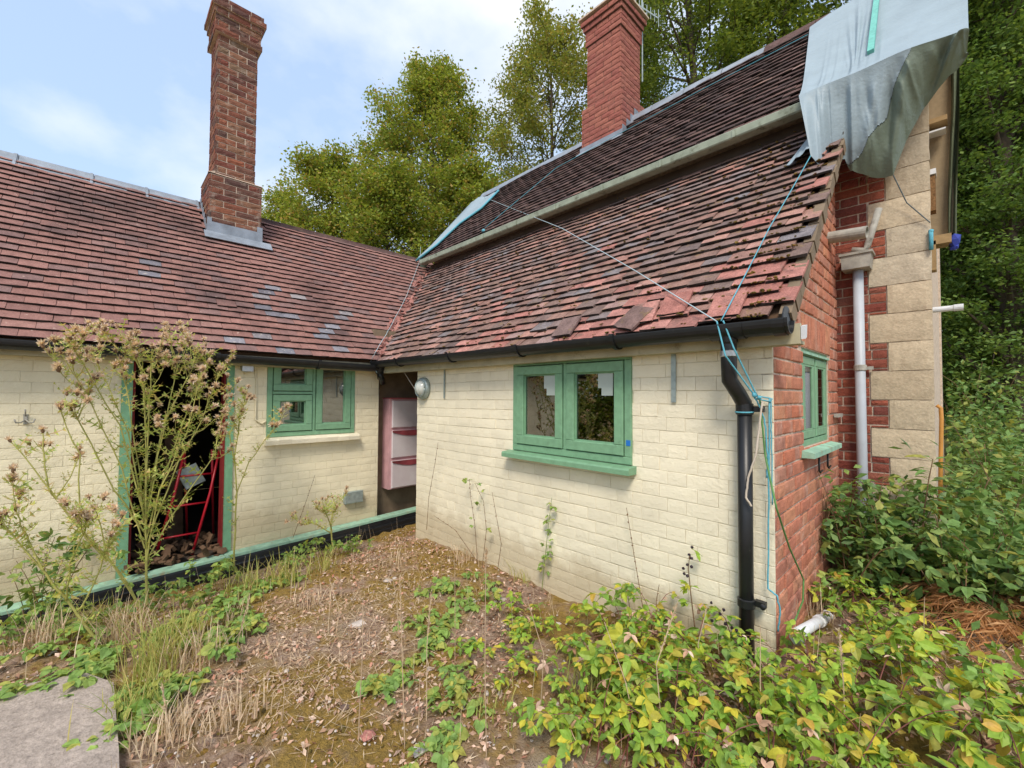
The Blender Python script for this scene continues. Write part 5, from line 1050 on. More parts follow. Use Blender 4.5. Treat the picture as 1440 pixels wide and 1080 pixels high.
# leaf prototypes for plants seen close by
def leaflet(b, o, d, w, L, n, fold=0.18, bend=0.25, serr=True):
    """one leaflet: six faces, folded on the midrib and bent along its length"""
    d, n = unit(d), unit(n); s = unit(np.cross(d, n)); n = np.cross(s, d); prof = [(0.0, 0.03), (0.28, 0.42), (0.6, 0.46), (0.86, 0.22), (1.0, 0.0)]
    prof = [(t, p*rnd.uniform(0.82, 1.15)) for t, p in prof]; bend = bend*rnd.uniform(0.2, 2.2); fold = fold*rnd.uniform(0.3, 1.8)
    m = [o+d*L*t-n*bend*L*t*t for t, _ in prof]; vs = list(m[:5]); 
    for sg in (1, -1): vs += [m[i]+s*sg*w*prof[i][1]+n*fold*w*prof[i][1]*1.6 for i in range(4)]
    b.add(vs, [(0, 1, 6, 5), (1, 2, 7, 6), (2, 3, 8, 7), (3, 4, 8), (1, 0, 9, 10), (2, 1, 10, 11), (3, 2, 11, 12), (4, 3, 12)])
def trifoliate(size, mat, n=3, ratio=0.72):
    b = MB(); st = rnd.uniform(0.5, 0.9)*size; tip = A3(st, 0, 0.25*st)
    b.tube([A3(0,0,0), A3(st*0.5, 0, 0.17*st), tip], 0.0011, 3, cap=False)
    for i in range(n):
        a = (i-(n-1)/2)*(1.25 if n == 3 else 0.75)+rnd.uniform(-0.12, 0.12); l = size*(1.0 if i == n//2 else 0.82)*rnd.uniform(0.9, 1.1)
        leaflet(b, tip, A3(math.cos(a), math.sin(a), rnd.uniform(-0.3, 0.1)), l*ratio, l, A3(rnd.uniform(-0.2, 0.2), rnd.uniform(-0.25, 0.25), 1))
    return b.mesh('leaf', mat)
def single_leaf(size, mat, ratio=0.5):
    b = MB(); b.tube([A3(0,0,0), A3(size*0.3, 0, size*0.05)], 0.0011, 3, cap=False); leaflet(b, A3(size*0.3, 0, size*0.05), A3(1, 0, -0.1), size*ratio, size, Z); return b.mesh('leaf', mat)
LB = [trifoliate(s, 'leaf_bramble', 3, q) for s, q in ((0.052, 0.72), (0.06, 0.66), (0.045, 0.8), (0.068, 0.6), (0.055, 0.72), (0.042, 0.7), (0.05, 0.64), (0.06, 0.7), (0.036, 0.75))]+[trifoliate(s, 'leaf_bramble', 5, q) for s, q in ((0.055, 0.55), (0.046, 0.6))]
LD = [trifoliate(s, 'litter', 3, q) for s, q in ((0.045, 0.5), (0.038, 0.55))]
LS_ = [single_leaf(s, 'leaf_shrub', q) for s, q in ((0.075, 0.42), (0.06, 0.5), (0.085, 0.4), (0.05, 0.55))]
LT = [trifoliate(s, 'leaf_shrub', 3, q) for s, q in ((0.06, 0.6), (0.05, 0.65), (0.07, 0.55))]
LW = [trifoliate(s, 'leaf_weed', 3, q) for s, q in ((0.038, 0.85), (0.045, 0.8), (0.032, 0.9), (0.05, 0.75))]
def leaf_mat(o, d, tw=0.5, sc=1.0):
    d = unit(d); n = Z+rng.normal(0, tw, 3); n = unit(n-d*np.dot(n, d)); s = np.cross(n, d); return frame(o, d, s, n, (sc, sc, sc))
def arc_cane(o, d, L, h, n=9, droop=1.0):
    pts = []; d = unit(A3(d[0], d[1], 0)); side = np.cross(d, Z)*rnd.uniform(-0.2, 0.2)
    for i in range(n):
        t = i/(n-1); q = o+d*L*t+side*L*t*t; q = A3(q[0], q[1], float(gz(o[0], o[1]))+h*math.sin(math.pi*min(1, 0.08+t*0.72*droop))**0.9*(1.0)); pts.append(q)
    return pts
def leafy_clump(name, x, y, label, cat, protos_, stemmat, canes=6, leaves=90, L=0.5, h=0.3, group=None, sc=(0.8, 1.2), tw=0.5, r=0.0025, upright=0.0, base_spread=0.08, dirs=None, keep=None, stuffmat=None):
    g = float(gz(x, y)); th = thing(name, (x, y, g), label, cat, group); b = MB(); cn = []
    for i in range(canes):
        az = rnd.uniform(0, 2*math.pi) if dirs is None else rnd.choice(dirs)+rnd.uniform(-0.6, 0.6)
        o = A3(x+rnd.gauss(0, base_spread), y+rnd.gauss(0, base_spread), g-0.01)
        if rnd.random() < upright: ll = h*rnd.uniform(0.7, 1.15); pts = [o+A3(math.cos(az), math.sin(az), 0)*0.22*ll*t*t+Z*ll*t for t in np.linspace(0, 1, 7)]
        else: pts = arc_cane(o, A3(math.cos(az), math.sin(az), 0), L*rnd.uniform(0.5, 1.15), h*rnd.uniform(0.35, 1.1))
        cn.append(pts); b.tube(pts, [r*(1-0.6*i/len(pts)) for i in range(len(pts))], 4, cap=False)
    b.build('stem', stemmat, th)
    cnt = 0
    for i in range(leaves):
        pts = cn[i % canes]; t = rnd.uniform(0.12, 1)*(len(pts)-1.001); k_ = int(t); q = pts[k_]+(pts[k_+1]-pts[k_])*(t-k_); dd = unit(pts[k_+1]-pts[k_])
        az = rnd.uniform(0, 2*math.pi); d = A3(math.cos(az), math.sin(az), rnd.uniform(-0.25, 0.35))+dd*0.3
        if keep and not keep(q+unit(d)*0.07): continue
        place('leaf', rnd.choice(protos_), th, leaf_mat(q, d, tw, rnd.uniform(*sc))); cnt += 1
    return th
def clear_of_walls(q):
    if q[1] > YF-0.02 and q[0] < XS+0.015 and q[1] < YM: return False
    if q[1] > YM-0.03 and q[0] < XG1+0.02: return False
    return q[0] > XL+0.02
# bramble patch, lower right. (x, y, size, what sets it apart)
GB = 'bramble clumps in the yard'
bram = [(-0.62, 1.86, 1.0, 'bramble clump at the foot of the black downpipe'), (-0.95, 2.12, 0.9, 'yellow-green bramble against the cream wall left of the downpipe'), (-1.25, 2.20, 0.7, 'low bramble at the cream wall under the dark dry stalk'),
        (-0.28, 2.05, 1.0, 'bramble clump in front of the red brick corner'), (-0.25, 2.62, 0.95, 'bramble spreading round the white waste pipe'), (0.02, 2.45, 1.0, 'bramble at the lower right corner of the yard'),
        (-0.72, 1.58, 0.9, 'bright bramble at the bottom edge below the downpipe'), (-1.15, 1.66, 0.75, 'bramble with reddish cane at the bottom edge'), (-0.98, 1.38, 0.8, 'lowest bramble at the bottom edge left of centre right'),
        (-0.42, 3.10, 0.8, 'bramble beside the end of the white waste pipe'), (-0.35, 1.72, 0.95, 'bramble at the bottom edge right of the downpipe'),
        (0.28, 2.70, 1.0, 'bramble at the far right of the bottom edge'), (-0.02, 2.10, 0.9, 'bramble in the bottom right foreground')]
for x, y, s, lab in bram:
    leafy_clump('bramble', x, y, lab, 'bramble', LB*2+LD+LW, 'stem_red', 13, int(215*s), 0.46*s, 0.30*s, GB, (0.45, 1.15), 0.75, keep=clear_of_walls)
for x, y, s, lab in ((-1.62, 1.95, 0.6, 'low green patch of trailing bramble in the middle of the yard'), (-1.95, 2.05, 0.55, 'small bramble near the dandelions by the cream wall'), (-1.45, 1.55, 0.6, 'trailing bramble with small leaves at centre right'), (-1.75, 1.60, 0.5, 'smallest trailing bramble near the tall straw stalk'), (-1.35, 1.95, 0.6, 'trailing bramble beside the dry grass tuft')):
    leafy_clump('bramble', x, y, lab, 'bramble', LB, 'stem_red', 7, int(95*s), 0.5*s, 0.10, GB, (0.5, 0.85), 0.4, 0.0018, keep=clear_of_walls)
# weeds on the left
GW = 'green weeds near the concrete path'
for x, y, s, lab in ((-2.05, 1.45, 0.5, 'sprig of weed in the mossy middle ground'), (-1.75, 1.30, 0.55, 'small weed at the bottom centre'), (-2.0, 1.1, 0.4, 'tiny weed left of the bottom centre'), (-1.5, 1.12, 0.5, 'weed low at the bottom edge near the brambles'), (-3.25, 0.15, 0.9, 'broad-leaved green weed at the path corner'), (-3.05, -0.10, 0.8, 'green weed creeping over the path edge'), (-2.85, 0.52, 0.9, 'bright green clover-like weed beside the dry straw'), (-3.10, 0.62, 0.8, 'green weed behind the grass tuft'),
                      (-2.62, 0.28, 0.7, 'yellowing weed along the right edge of the path'), (-2.42, 0.20, 0.7, 'weed at the bottom left beside the path edge'), (-3.45, 0.55, 0.7, 'green weed at the foot of the big thistle'), (-3.6, -0.05, 0.8, 'dark green weed below the left thistle'),
                      (-2.42, 1.95, 0.55, 'small bright green weed in the middle of the yard'), (-2.25, 1.62, 0.45, 'tiny weed on the mossy patch'), (-2.65, 1.85, 0.5, 'small green weed near the pale stones'), (-3.55, 0.95, 0.6, 'weed below the green board')):
    leafy_clump('weed', x, y, lab, 'weed', LW, 'stem_green', 7, int(80*s), 0.26*s, 0.10*s, GW, (0.8, 1.3), 0.35, 0.0016)
for x, y, s, lab in ((-4.25, 0.75, 0.9, 'sprawling green weed below the doorway sill'), (-4.28, 1.35, 0.8, 'weed trailing over the black channel right of the doorway'), (-4.0, 0.25, 0.9, 'weedy growth between the big thistle and the green board'), (-4.2, 1.75, 0.7, 'yellowish weed below the electrical box'), (-3.9, -0.25, 0.9, 'weedy growth under the left thistle')):
    leafy_clump('weed', x, y, lab, 'weed', LW, 'stem_green', 12, int(110*s), 0.28*s, 0.24*s, GW, (0.5, 1.0), 0.6, 0.0016, 0.5, 0.12, keep=clear_of_walls)
# dark shrubs on the right beside the cottage
GS = 'shrubs beside the cottage'
def shrub(x, y, h, wdt, lab, protos_, n=260, up=0.75, sc=(0.7, 1.25), base=0.15, group=GS, canes=16, extra=0, exmat='leaf_shrub'):
    th = leafy_clump('shrub', x, y, lab, 'shrub', protos_, 'stem_brown', canes, n, wdt, h, group, sc, 0.6, 0.004, up, base, keep=clear_of_walls)
    if extra:
        C = A3(x, y, float(gz(x, y))+h*0.42)+rng.normal(0, 1, (extra, 3))*A3(wdt*0.42, wdt*0.42, h*0.30); C = C[[clear_of_walls(c) and c[2] > float(gz(c[0], c[1])) for c in C]]
        V, F = leaf_quads(C, 0.075, 0.5, 0.5, 0.35, 0.06); place('leaf', npmesh('leaf', V, F, exmat), th, None, kind='stuff')
shrub(-0.42, 3.55, 0.72, 0.34, 'dark leafy shrub round the foot of the pale downpipe', LT, 290, extra=500)
shrub(-0.18, 3.82, 0.62, 0.42, 'green shrub against the sandstone corner', LT, 290, extra=600)
shrub(0.12, 3.75, 0.50, 0.5, 'low spreading shrub right of the stone corner', LT, 280, extra=700)
shrub(-0.05, 4.45, 0.70, 0.55, 'taller shrub beyond the stone corner', LS_, 280, extra=1200)
shrub(0.45, 4.9, 0.5, 0.7, 'dense green shrub at the right edge', LS_, 280, extra=1600)
shrub(0.6, 4.2, 0.40, 0.5, 'low shrub above the dead ferns', LT, 260, extra=800)
shrub(0.35, 6.3, 0.85, 0.8, 'holly-like bush behind the shrubs', LS_, 200, extra=3000)
shrub(1.1, 7.2, 0.8, 1.0, 'broad dark bush at the edge of the wood', LS_, 160, extra=4500)
shrub(0.1, 8.4, 1.5, 1.0, 'dark bush in front of the wood beside the gable', LS_, 120, extra=4500)
shrub(2.0, 9.2, 1.7, 1.4, 'dark bush at the right edge under the trees', LS_, 100, extra=5000)
# privet-like sprig standing up against the stone
th = thing('sapling', (-0.12, 3.72, float(gz(-0.12, 3.72))), 'slender sapling with long oval leaves in front of the sandstone corner', 'sapling')
b = MB(); tr = [P(1296, 760, 'y', 3.72), P(1300, 715, 'y', 3.72), P(1306, 675, 'y', 3.70), P(1312, 645, 'y', 3.68)]; tr.insert(0, A3(tr[0][0], 3.72, -1.42)); b.tube(tr, [0.006, 0.005, 0.004, 0.003, 0.002], 6); b.build('stem', 'stem_brown', th)
SL = [single_leaf(s, 'leaf_shrub', 0.4) for s in (0.085, 0.10, 0.075)]
for i in range(46):
    t = rnd.uniform(0.9, 3.99); k_ = int(min(3, t)); q = tr[k_]+(tr[min(4, k_+1)]-tr[k_])*(t-k_); az = rnd.uniform(0, 6.28)
    place('leaf', SL[i % 3], th, leaf_mat(q, A3(math.cos(az), math.sin(az), rnd.uniform(-0.15, 0.5)), 0.3, rnd.uniform(0.7, 1.1)))
# dead ferns
def fern(px, py, lab, n=9, L=0.5):
    q0 = P(px, py, 'z', -1.36); th = thing('dead_fern', q0, lab, 'dead fern', 'dead orange ferns on the right')
    for i in range(n):
        az = rnd.uniform(0, 6.28); d = A3(math.cos(az), math.sin(az), 0); s = np.cross(d, Z); b = MB(); ll = L*rnd.uniform(0.6, 1.1); pts = [q0+d*ll*t+s*0.1*ll*t*t+Z*(0.24*math.sin(math.pi*(0.1+0.85*t))+0.02) for t in np.linspace(0, 1, 12)]
        b.tube(pts, 0.0022, 4, cap=False)
        for k_ in range(1, 12):
            for sg in (1, -1):
                for m_ in range(2):
                    w_ = ll*0.26*math.sin(math.pi*(0.12+0.8*k_/12))*rnd.uniform(0.7, 1.1); a = unit(s*sg+d*(0.5+0.4*m_)+Z*rnd.uniform(-0.7, 0.2)); o = pts[k_]+d*0.01*m_; c = unit(np.cross(a, d)+rng.normal(0, 0.5, 3))*0.005
                    b.add([o-c*0.5, o+a*w_*0.5-c-Z*0.01, o+a*w_-Z*0.035, o+a*w_*0.5+c-Z*0.01], [(0, 1, 2, 3)])
        b.build('frond', 'fern', th)
fern(1330, 850, 'dead orange fern nearest the stone corner', 11, 0.42); fern(1385, 905, 'dead orange fern below the dark rock', 12, 0.42); fern(1440, 935, 'dead orange fern at the right edge', 12, 0.46); fern(1432, 865, 'dead orange fern under the right hand shrubs', 10, 0.44); fern(1365, 872, 'dead orange fern just behind the dark rock', 12, 0.46); fern(1415, 915, 'dead orange fern with the longest fronds', 14, 0.52)
b = MB(); q = P(1378, 888, 'z', -1.33); b.blob(q, 0.075, 0, 0.25, 0.7); b.build('rock', 'mortar_dark', None, label='dark rock lying among the dead ferns', cat='rock')

# thistles
def seedhead(b, o, d, s):
    d = unit(d); b.lathe(o, d, [(0.003*s, -0.012*s), (0.008*s, -0.004*s), (0.008*s, 0.006*s), (0.005*s, 0.013*s)], 6, 1)
    for i in range(44):
        e = unit(d*0.8+rng.normal(0, 0.6, 3)); l = s*rnd.uniform(0.018, 0.034); c = unit(np.cross(e, rng.normal(size=3)))*0.0034*s; q = o+d*0.006*s; b.add([q-c*0.6, q+e*l*0.6-c, q+e*l+rng.normal(0, 0.003, 3), q+e*l*0.6+c], [(0, 1, 2, 3)], 0)
def thistle_leaf(s):
    b = MB(); n = 3; b.add([(0, 0, 0), (s*0.5, 0.035*s, 0.09*s), (s*1.0, 0, 0.28*s), (s*0.5, -0.035*s, 0.09*s)], [(0, 1, 2, 3)])
    for i in range(n):
        t = (i+0.6)/n; w_ = s*0.20*math.sin(math.pi*(0.15+0.75*t)); x = s*t; z = s*0.25*t*t
        b.add([(x-0.10*s, 0, z), (x+0.03*s, w_*1.5, z+0.03*s), (x+0.05*s, 0, z)], [(0, 1, 2)]); b.add([(x-0.10*s, 0, z), (x+0.05*s, 0, z), (x+0.03*s, -w_*1.5, z+0.03*s)], [(0, 1, 2)])
    b.add([(s*0.85, 0.012*s, 0.2*s), (s*0.85, -0.012*s, 0.2*s), (s*1.15, 0, 0.36*s)], [(0, 1, 2)]); return b.mesh('leaf', 'leaf_thistle')
TL = [thistle_leaf(s) for s in (0.09, 0.12, 0.07, 0.15)]
def thistle(lab, stems, plane, side=9, heads=1.0, hs=1.0, low=0.0, leafn=1.0):
    """stems: pixel polylines read at the plant's own distance; depth is spread so the plant is round"""
    q0 = P(*stems[0][0], 'x', plane); th = thing('thistle', A3(q0[0], q0[1], float(gz(q0[0], q0[1]))), lab, 'thistle')
    b = MB(); H = []; leaves = []
    def add_stem(pts, r0, r1, lev):
        b.tube(pts, [r0+(r1-r0)*i/(len(pts)-1) for i in range(len(pts))], 6, cap=False)
        L = sum(np.linalg.norm(pts[i+1]-pts[i]) for i in range(len(pts)-1))
        for i in range(int(L*(44 if lev == 0 else 30)*leafn)):
            t = rnd.uniform(0.1, 0.97)*(len(pts)-1); k_ = int(t); q = pts[k_]+(pts[k_+1]-pts[k_])*(t-k_); az = rnd.uniform(0, 6.28); leaves.append((q, A3(math.cos(az), math.sin(az), rnd.uniform(0.1, 0.9)), rnd.uniform(0.45, 0.95)*(1.15-0.45*t/len(pts))))
        if lev < 2:
            for i in range(side if lev == 0 else 2):
                t = rnd.uniform(0.58 if lev == 0 else 0.4, 0.97)*(len(pts)-1); k_ = int(t); q = pts[k_]+(pts[k_+1]-pts[k_])*(t-k_); up_ = unit(pts[k_+1]-pts[k_]); l = rnd.uniform(0.08, 0.26)*(1 if lev == 0 else 0.5)
                d = unit(up_+rng.normal(0, 0.55, 3)+Z*0.25); m_ = q+d*l*0.5; e = m_+unit(d+Z*0.6)*l*0.5; add_stem([q, m_, e], r0*0.45, 0.0016, lev+1)
        H.append((pts[-1], unit(pts[-1]-pts[-2])))
    for si, s in enumerate(stems):
        off = 0 if si == 0 else rnd.uniform(-0.30, 0.30); m = len(s); pts = [P(px, py, 'x', plane+off*(i/(m-1))) for i, (px, py) in enumerate(s)]
        fine = []
        for i in range(m-1):
            for j in range(3): t = j/3; fine.append(pts[i]*(1-t)+pts[i+1]*t+rng.normal(0, 0.003, 3))
        fine.append(pts[-1]); add_stem(fine, 0.0085 if si == 0 else 0.0052, 0.0025, 0)
    b.build('stem', 'stem_thistle', th, True)
    leaves.sort(key=lambda t: np.linalg.norm(t[0])); sp = MB()
    for i, (q, d, s) in enumerate(leaves):
        me = TL[rnd.randrange(4)]; m_ = leaf_mat(q, d, 0.6, s)
        if i < 300: place('leaf', me, th, m_)
        else: M = np.array(m_); sp.add([(M @ np.array([*x.co, 1]))[:3] for x in me.vertices], [tuple(p.vertices) for p in me.polygons])
    if sp.v: sp.build('leaf', 'leaf_thistle', th, kind='stuff')
    for q, d in H:
        if rnd.random() > heads: continue
        hb = MB(); seedhead(hb, q, d+Z*0.3, hs*rnd.uniform(0.8, 1.25)); 
        hb.build('seed_head', ['fluff', 'stem_brown'], th)
thistle('tall main thistle full of fluffy brown seed heads in front of the open doorway', [
    [(206, 850), (204, 740), (205, 620), (200, 495)], [(205, 770), (172, 660), (130, 570), (85, 495)], [(205, 760), (240, 640), (275, 550), (298, 497)], [(205, 730), (180, 610), (150, 540), (128, 492)],
    [(206, 790), (258, 700), (302, 640), (318, 560)], [(205, 740), (222, 640), (240, 560), (252, 494)], [(205, 700), (208, 600), (212, 540), (214, 488)], [(206, 740), (170, 600), (110, 500), (105, 488)],
    [(205, 760), (195, 660), (180, 560), (170, 505)], [(206, 770), (250, 650), (285, 590), (310, 520)], [(206, 720), (228, 600), (270, 520), (275, 493)], [(205, 750), (160, 690), (110, 590), (100, 575)], [(206, 790), (225, 690), (262, 610), (285, 520)]], -3.75, side=4, hs=1.05, leafn=0.8)
thistle('leaning thistle left of the doorway with few brown heads', [[(206, 868), (165, 800), (105, 735), (60, 675), (14, 620)], [(110, 740), (70, 690), (62, 640), (60, 606)], [(150, 790), (110, 740), (112, 640), (85, 575)], [(195, 850), (150, 780), (135, 720), (150, 715)]], -3.62, side=1, hs=1.0, leafn=0.7)
thistle('low leaning thistle at the far left with green spiny leaves', [[(140, 905), (90, 840), (50, 790), (0, 735)], [(92, 845), (100, 790), (120, 745), (122, 722)], [(60, 800), (40, 760), (30, 740), (22, 716)], [(110, 865), (140, 800), (150, 770), (160, 738)]], -3.45, side=2, hs=1.0, leafn=1.7)
thistle('thin thistle right of the doorway against the cream wall', [[(328, 800), (332, 720), (330, 640), (338, 590), (345, 555)], [(330, 700), (350, 650), (375, 615), (392, 596)], [(331, 660), (322, 610), (336, 580), (340, 578)]], -4.45, side=2, hs=1.2, leafn=0.9)
thistle('small straw-coloured thistle below the electrical box', [[(468, 770), (465, 735), (470, 715), (475, 700)], [(467, 745), (460, 725), (452, 715)], [(466, 750), (440, 735), (425, 738)]], -4.2, side=2, hs=0.8, leafn=1.3)
# bushy dark weed at the far left foot of the wing wall
leafy_clump('shrub', -4.45, -0.28, 'dark green weedy shrub at the left foot of the wing wall', 'shrub', LT, 'stem_brown', 12, 150, 0.35, 0.62, None, (0.8, 1.2), 0.6, 0.003, 0.7, 0.14, keep=clear_of_walls)
# dry stems along the walls
def dry_stem(lab, pxs, ax, c, mat='stem_brown', r=0.0022, bumps=14, leafp=None, nleaf=0, name='dry_weed', cat='dry stem', berry=0):
    pts = [P(x, y, ax, c) for x, y in pxs]; th = thing(name, pts[0], lab, cat); b = MB(); b.tube(pts, [r*1.3-(r*0.6)*i/(len(pts)-1) for i in range(len(pts))], 5)
    for i in range(bumps):
        t = (0.25+0.75*i/max(1, bumps))*(len(pts)-1.001); k_ = int(t); q = pts[k_]+(pts[k_+1]-pts[k_])*(t-k_); b.blob(q+rng.normal(0, 0.003, 3), rnd.uniform(0.003, 0.006), 0, 0.3)
    b.build('stem', mat, th)
    for i in range(nleaf):
        t = rnd.uniform(0.2, 1)*(len(pts)-1.001); k_ = int(t); q = pts[k_]+(pts[k_+1]-pts[k_])*(t-k_); az = rnd.uniform(0, 6.28); place('leaf', rnd.choice(leafp), th, leaf_mat(q, A3(math.cos(az), math.sin(az), rnd.uniform(-0.2, 0.4)), 0.4, rnd.uniform(0.6, 1.0)))
    for j in range(berry):
        b = MB(); q = pts[-1 if j % 2 else -2]+rng.normal(0, 0.022, 3)-Y*0.015; b.blob(q, 0.0085, 0, 0.25); b.build('berry', 'berry', th)
yw = YF-0.07
dry_stem('straight dark stalk leaning on the wing wall below the sill', [(412, 756), (428, 712), (443, 668)], 'x', XL+0.06, bumps=9)
dry_stem('tallest dry stem with seed pods at the left of the cream wall', [(672, 800), (668, 740), (662, 700), (660, 675)], 'y', yw, bumps=10, leafp=LW, nleaf=5)
dry_stem('curving dry stem beside the tallest one', [(678, 800), (684, 745), (680, 705), (668, 680)], 'y', yw-0.05, bumps=8, leafp=LW, nleaf=4)
dry_stem('straight dry stem right of the curving one', [(700, 800), (705, 765), (697, 720), (692, 692)], 'y', yw-0.03, bumps=6)
dry_stem('short leaning dry stem at the left corner of the cream wall', [(668, 785), (640, 745), (610, 725)], 'y', yw-0.04, bumps=7)
dry_stem('dry stem with red pods at the passage corner', [(600, 745), (603, 700), (612, 650), (616, 622)], 'y', yw-0.02, bumps=8)
dry_stem('climbing green vine shoot on the cream wall', [(762, 830), (766, 790), (770, 750), (776, 700)], 'y', yw+0.03, 'stem_green', bumps=0, leafp=LW, nleaf=26, name='vine', cat='vine')
dry_stem('long thin dark stalk in the middle of the cream wall', [(910, 890), (900, 830), (890, 770), (881, 714)], 'y', yw+0.02, bumps=12)
dry_stem('short thin stalk beside the long one on the cream wall', [(922, 888), (923, 845), (927, 822)], 'y', yw+0.02, bumps=3)
dry_stem('bramble cane with dark blackberries in front of the cream wall', [(978, 890), (972, 840), (968, 800), (970, 778)], 'y', yw-0.05, 'stem_brown', 0.0028, 0, LB, 8, 'bramble_cane', 'bramble', 9)
dry_stem('drooping cluster of blackberries beside the downpipe', [(1030, 900), (1020, 870), (1010, 858)], 'y', yw-0.12, 'stem_red', 0.002, 0, LB, 8, 'bramble_cane', 'bramble', 8)
dry_stem('dark withered berry cluster low on the cream wall', [(965, 905), (955, 890), (945, 884)], 'y', yw-0.12, 'stem_red', 0.002, 0, LB, 6, 'bramble_cane', 'bramble', 8)
# tall straw stalks in the foreground
def straw_stalk(lab, pxs, depth, head=True):
    pts = [ray(x, y)*depth for x, y in pxs]; g = pts[0]; b0 = A3(g[0], g[1], float(gz(g[0], g[1]))); th = thing('dry_grass_stalk', b0, lab, 'grass stalk', 'tall straw-coloured stalks')
    b = MB(); b.tube([b0]+pts, [0.0028]+[0.0024-0.0012*i/len(pts) for i in range(len(pts))], 5); b.build('stem', 'straw', th)
    if head:
        b = MB(); a, c = pts[-2], pts[-1]
        for i in range(70):
            t = rnd.uniform(0.2, 1.05); q = a+(c-a)*t; e = unit((c-a)/np.linalg.norm(c-a)+rng.normal(0, 0.35, 3)); s = unit(np.cross(e, rng.normal(size=3)))*0.0022; b.add([q, q+e*0.008+s, q+e*0.017, q+e*0.008-s], [(0, 1, 2, 3)])
        b.build('seed_head', 'straw', th)
straw_stalk('tall straw stalk left of the yard centre', [(569, 1040), (566, 940), (562, 810)], 1.75); straw_stalk('tall straw stalk near the yard centre', [(684, 1050), (682, 940), (683, 800), (684, 775)], 1.7)
straw_stalk('thin straw stalk crossing in front of the brambles', [(905, 1080), (880, 960), (850, 875)], 1.7, False); straw_stalk('pale straw stalk in the lower brambles', [(1190, 1070), (1186, 960), (1180, 890)], 1.6)
straw_stalk('straw stalk at the left path edge', [(245, 1060), (235, 1010), (228, 965)], 1.75)
for i, (px, py, hpx, dep) in enumerate(((600, 985, 150, 1.9), (640, 900, 120, 2.3), (470, 905, 90, 2.6), (330, 960, 120, 2.3), (505, 1010, 170, 1.8), (760, 1000, 160, 1.85), (930, 1020, 170, 1.7), (1070, 1030, 150, 1.65), (1300, 1010, 170, 1.9), (395, 1040, 140, 1.9), (985, 960, 110, 1.9), (560, 880, 80, 2.6))):
    straw_stalk('thin straw stalk among the low growth, %s' % ('left of the tall centre stalks', 'just below the dry stems by the cream wall', 'in front of the board end', 'beside the straw patch', 'at the bottom left of centre', 'right of the tall centre stalks', 'in the left brambles', 'below the downpipe', 'in the right brambles', 'near the path edge', 'in the brambles by the blackberries', 'in the middle of the yard')[i], [(px, py), (px+rnd.uniform(-8, 8), py-hpx*0.5), (px+rnd.uniform(-22, 22), py-hpx)], dep, i % 3 == 0)
# grass tufts
def grass_tuft(px, py, lab, n=70, h=0.28, mat='grass', spread=0.10, zz=None):
    q0 = P(px, py, 'z', -1.44); q0 = A3(q0[0], q0[1], float(gz(q0[0], q0[1]))); C = q0+np.c_[rng.normal(0, spread, (n, 2)), np.zeros(n)]; C = q0+np.c_[rng.normal(0, spread*0.65, (n, 2)), np.zeros(n)]; az = rng.uniform(0, 6.28, n); hh = h*rng.uniform(0.45, 1.15, n); ln = rng.uniform(0.15, 0.75, n)*hh
    D = np.c_[np.cos(az), np.sin(az), np.zeros(n)]; S = np.c_[-np.sin(az), np.cos(az), np.zeros(n)]*0.0028; V = []; ts = [0, 0.4, 0.75, 1.0]
    for t in ts:
        m_ = C+D*(ln*t*t)[:, None]+Z*(hh*(t-0.32*t*t*(ln/hh)))[:, None]; w_ = (1-t)**0.6+0.04; V += [m_-S*w_, m_+S*w_]
    V = np.stack(V, 1).reshape(-1, 3); base = np.arange(n)[:, None]*8; F = np.concatenate([base+np.array([2*i, 2*i+1, 2*i+3, 2*i+2]) for i in range(3)])
    o = npmesh('grass_tuft', V, F, mat); return place('grass_tuft', o, None, None, lab, 'grass', 'grass tufts in the yard')
for px, py, lab, n, h, m_ in ((215, 950, 'largest half dry grass tuft beside the path', 150, 0.30, 'grass'), (255, 905, 'grass tuft behind the largest one', 110, 0.28, 'grass'), (235, 1040, 'dry grass tuft hugging the path edge', 120, 0.16, 'straw'), (400, 820, 'grass tuft below the green board', 110, 0.26, 'grass'), (450, 795, 'small grass tuft near the black channel', 70, 0.2, 'grass'),
                            (830, 985, 'green grass tuft among the brambles', 90, 0.20, 'grass'), (690, 1010, 'tiny green grass tuft near the centre stalk', 30, 0.14, 'grass'), (60, 905, 'dry grass tuft at the left edge', 80, 0.26, 'straw'), (130, 870, 'grass tuft under the thistles', 90, 0.22, 'grass'), (740, 815, 'grass tuft at the foot of the vine', 60, 0.14, 'grass'), (650, 790, 'dry tuft at the foot of the dry stems', 70, 0.16, 'straw'), (330, 880, 'straw tuft in the dry patch', 70, 0.14, 'straw'), (1150, 900, 'straw tuft by the white waste pipe', 60, 0.2, 'straw'), (440, 850, 'pale dry tuft in the yard', 50, 0.12, 'straw'), (170, 905, 'tangled dry grass under the big thistle', 120, 0.30, 'straw'), (290, 930, 'bent dry grass at the edge of the straw patch', 110, 0.20, 'straw'), (350, 830, 'grass tuft in front of the doorway', 90, 0.24, 'grass'), (330, 1010, 'low straw tuft at the lower left', 90, 0.14, 'straw'), (200, 1000, 'green grass tuft over the path edge', 110, 0.24, 'grass'), (560, 790, 'dry tuft in the passage mouth', 50, 0.16, 'straw')):
    grass_tuft(px, py, lab, n, h, m_)
for px, py, lab, n, h, sp_ in ((1418, 775, 'tall dead grass among the shrubs at the right edge', 220, 0.62, 0.35), (1370, 745, 'tall dead grass right of the stone corner', 160, 0.50, 0.3), (1436, 720, 'pale dead grass farthest back at the right edge', 220, 0.75, 0.45)):
    grass_tuft(px, py, lab, n, h, 'straw', sp_)
n = 5000; C = np.c_[rng.uniform(0.2, 2.6, n), rng.uniform(6.8, 13, n), np.zeros(n)]; C[:, 2] = gz(C[:, 0], C[:, 1])+0.06
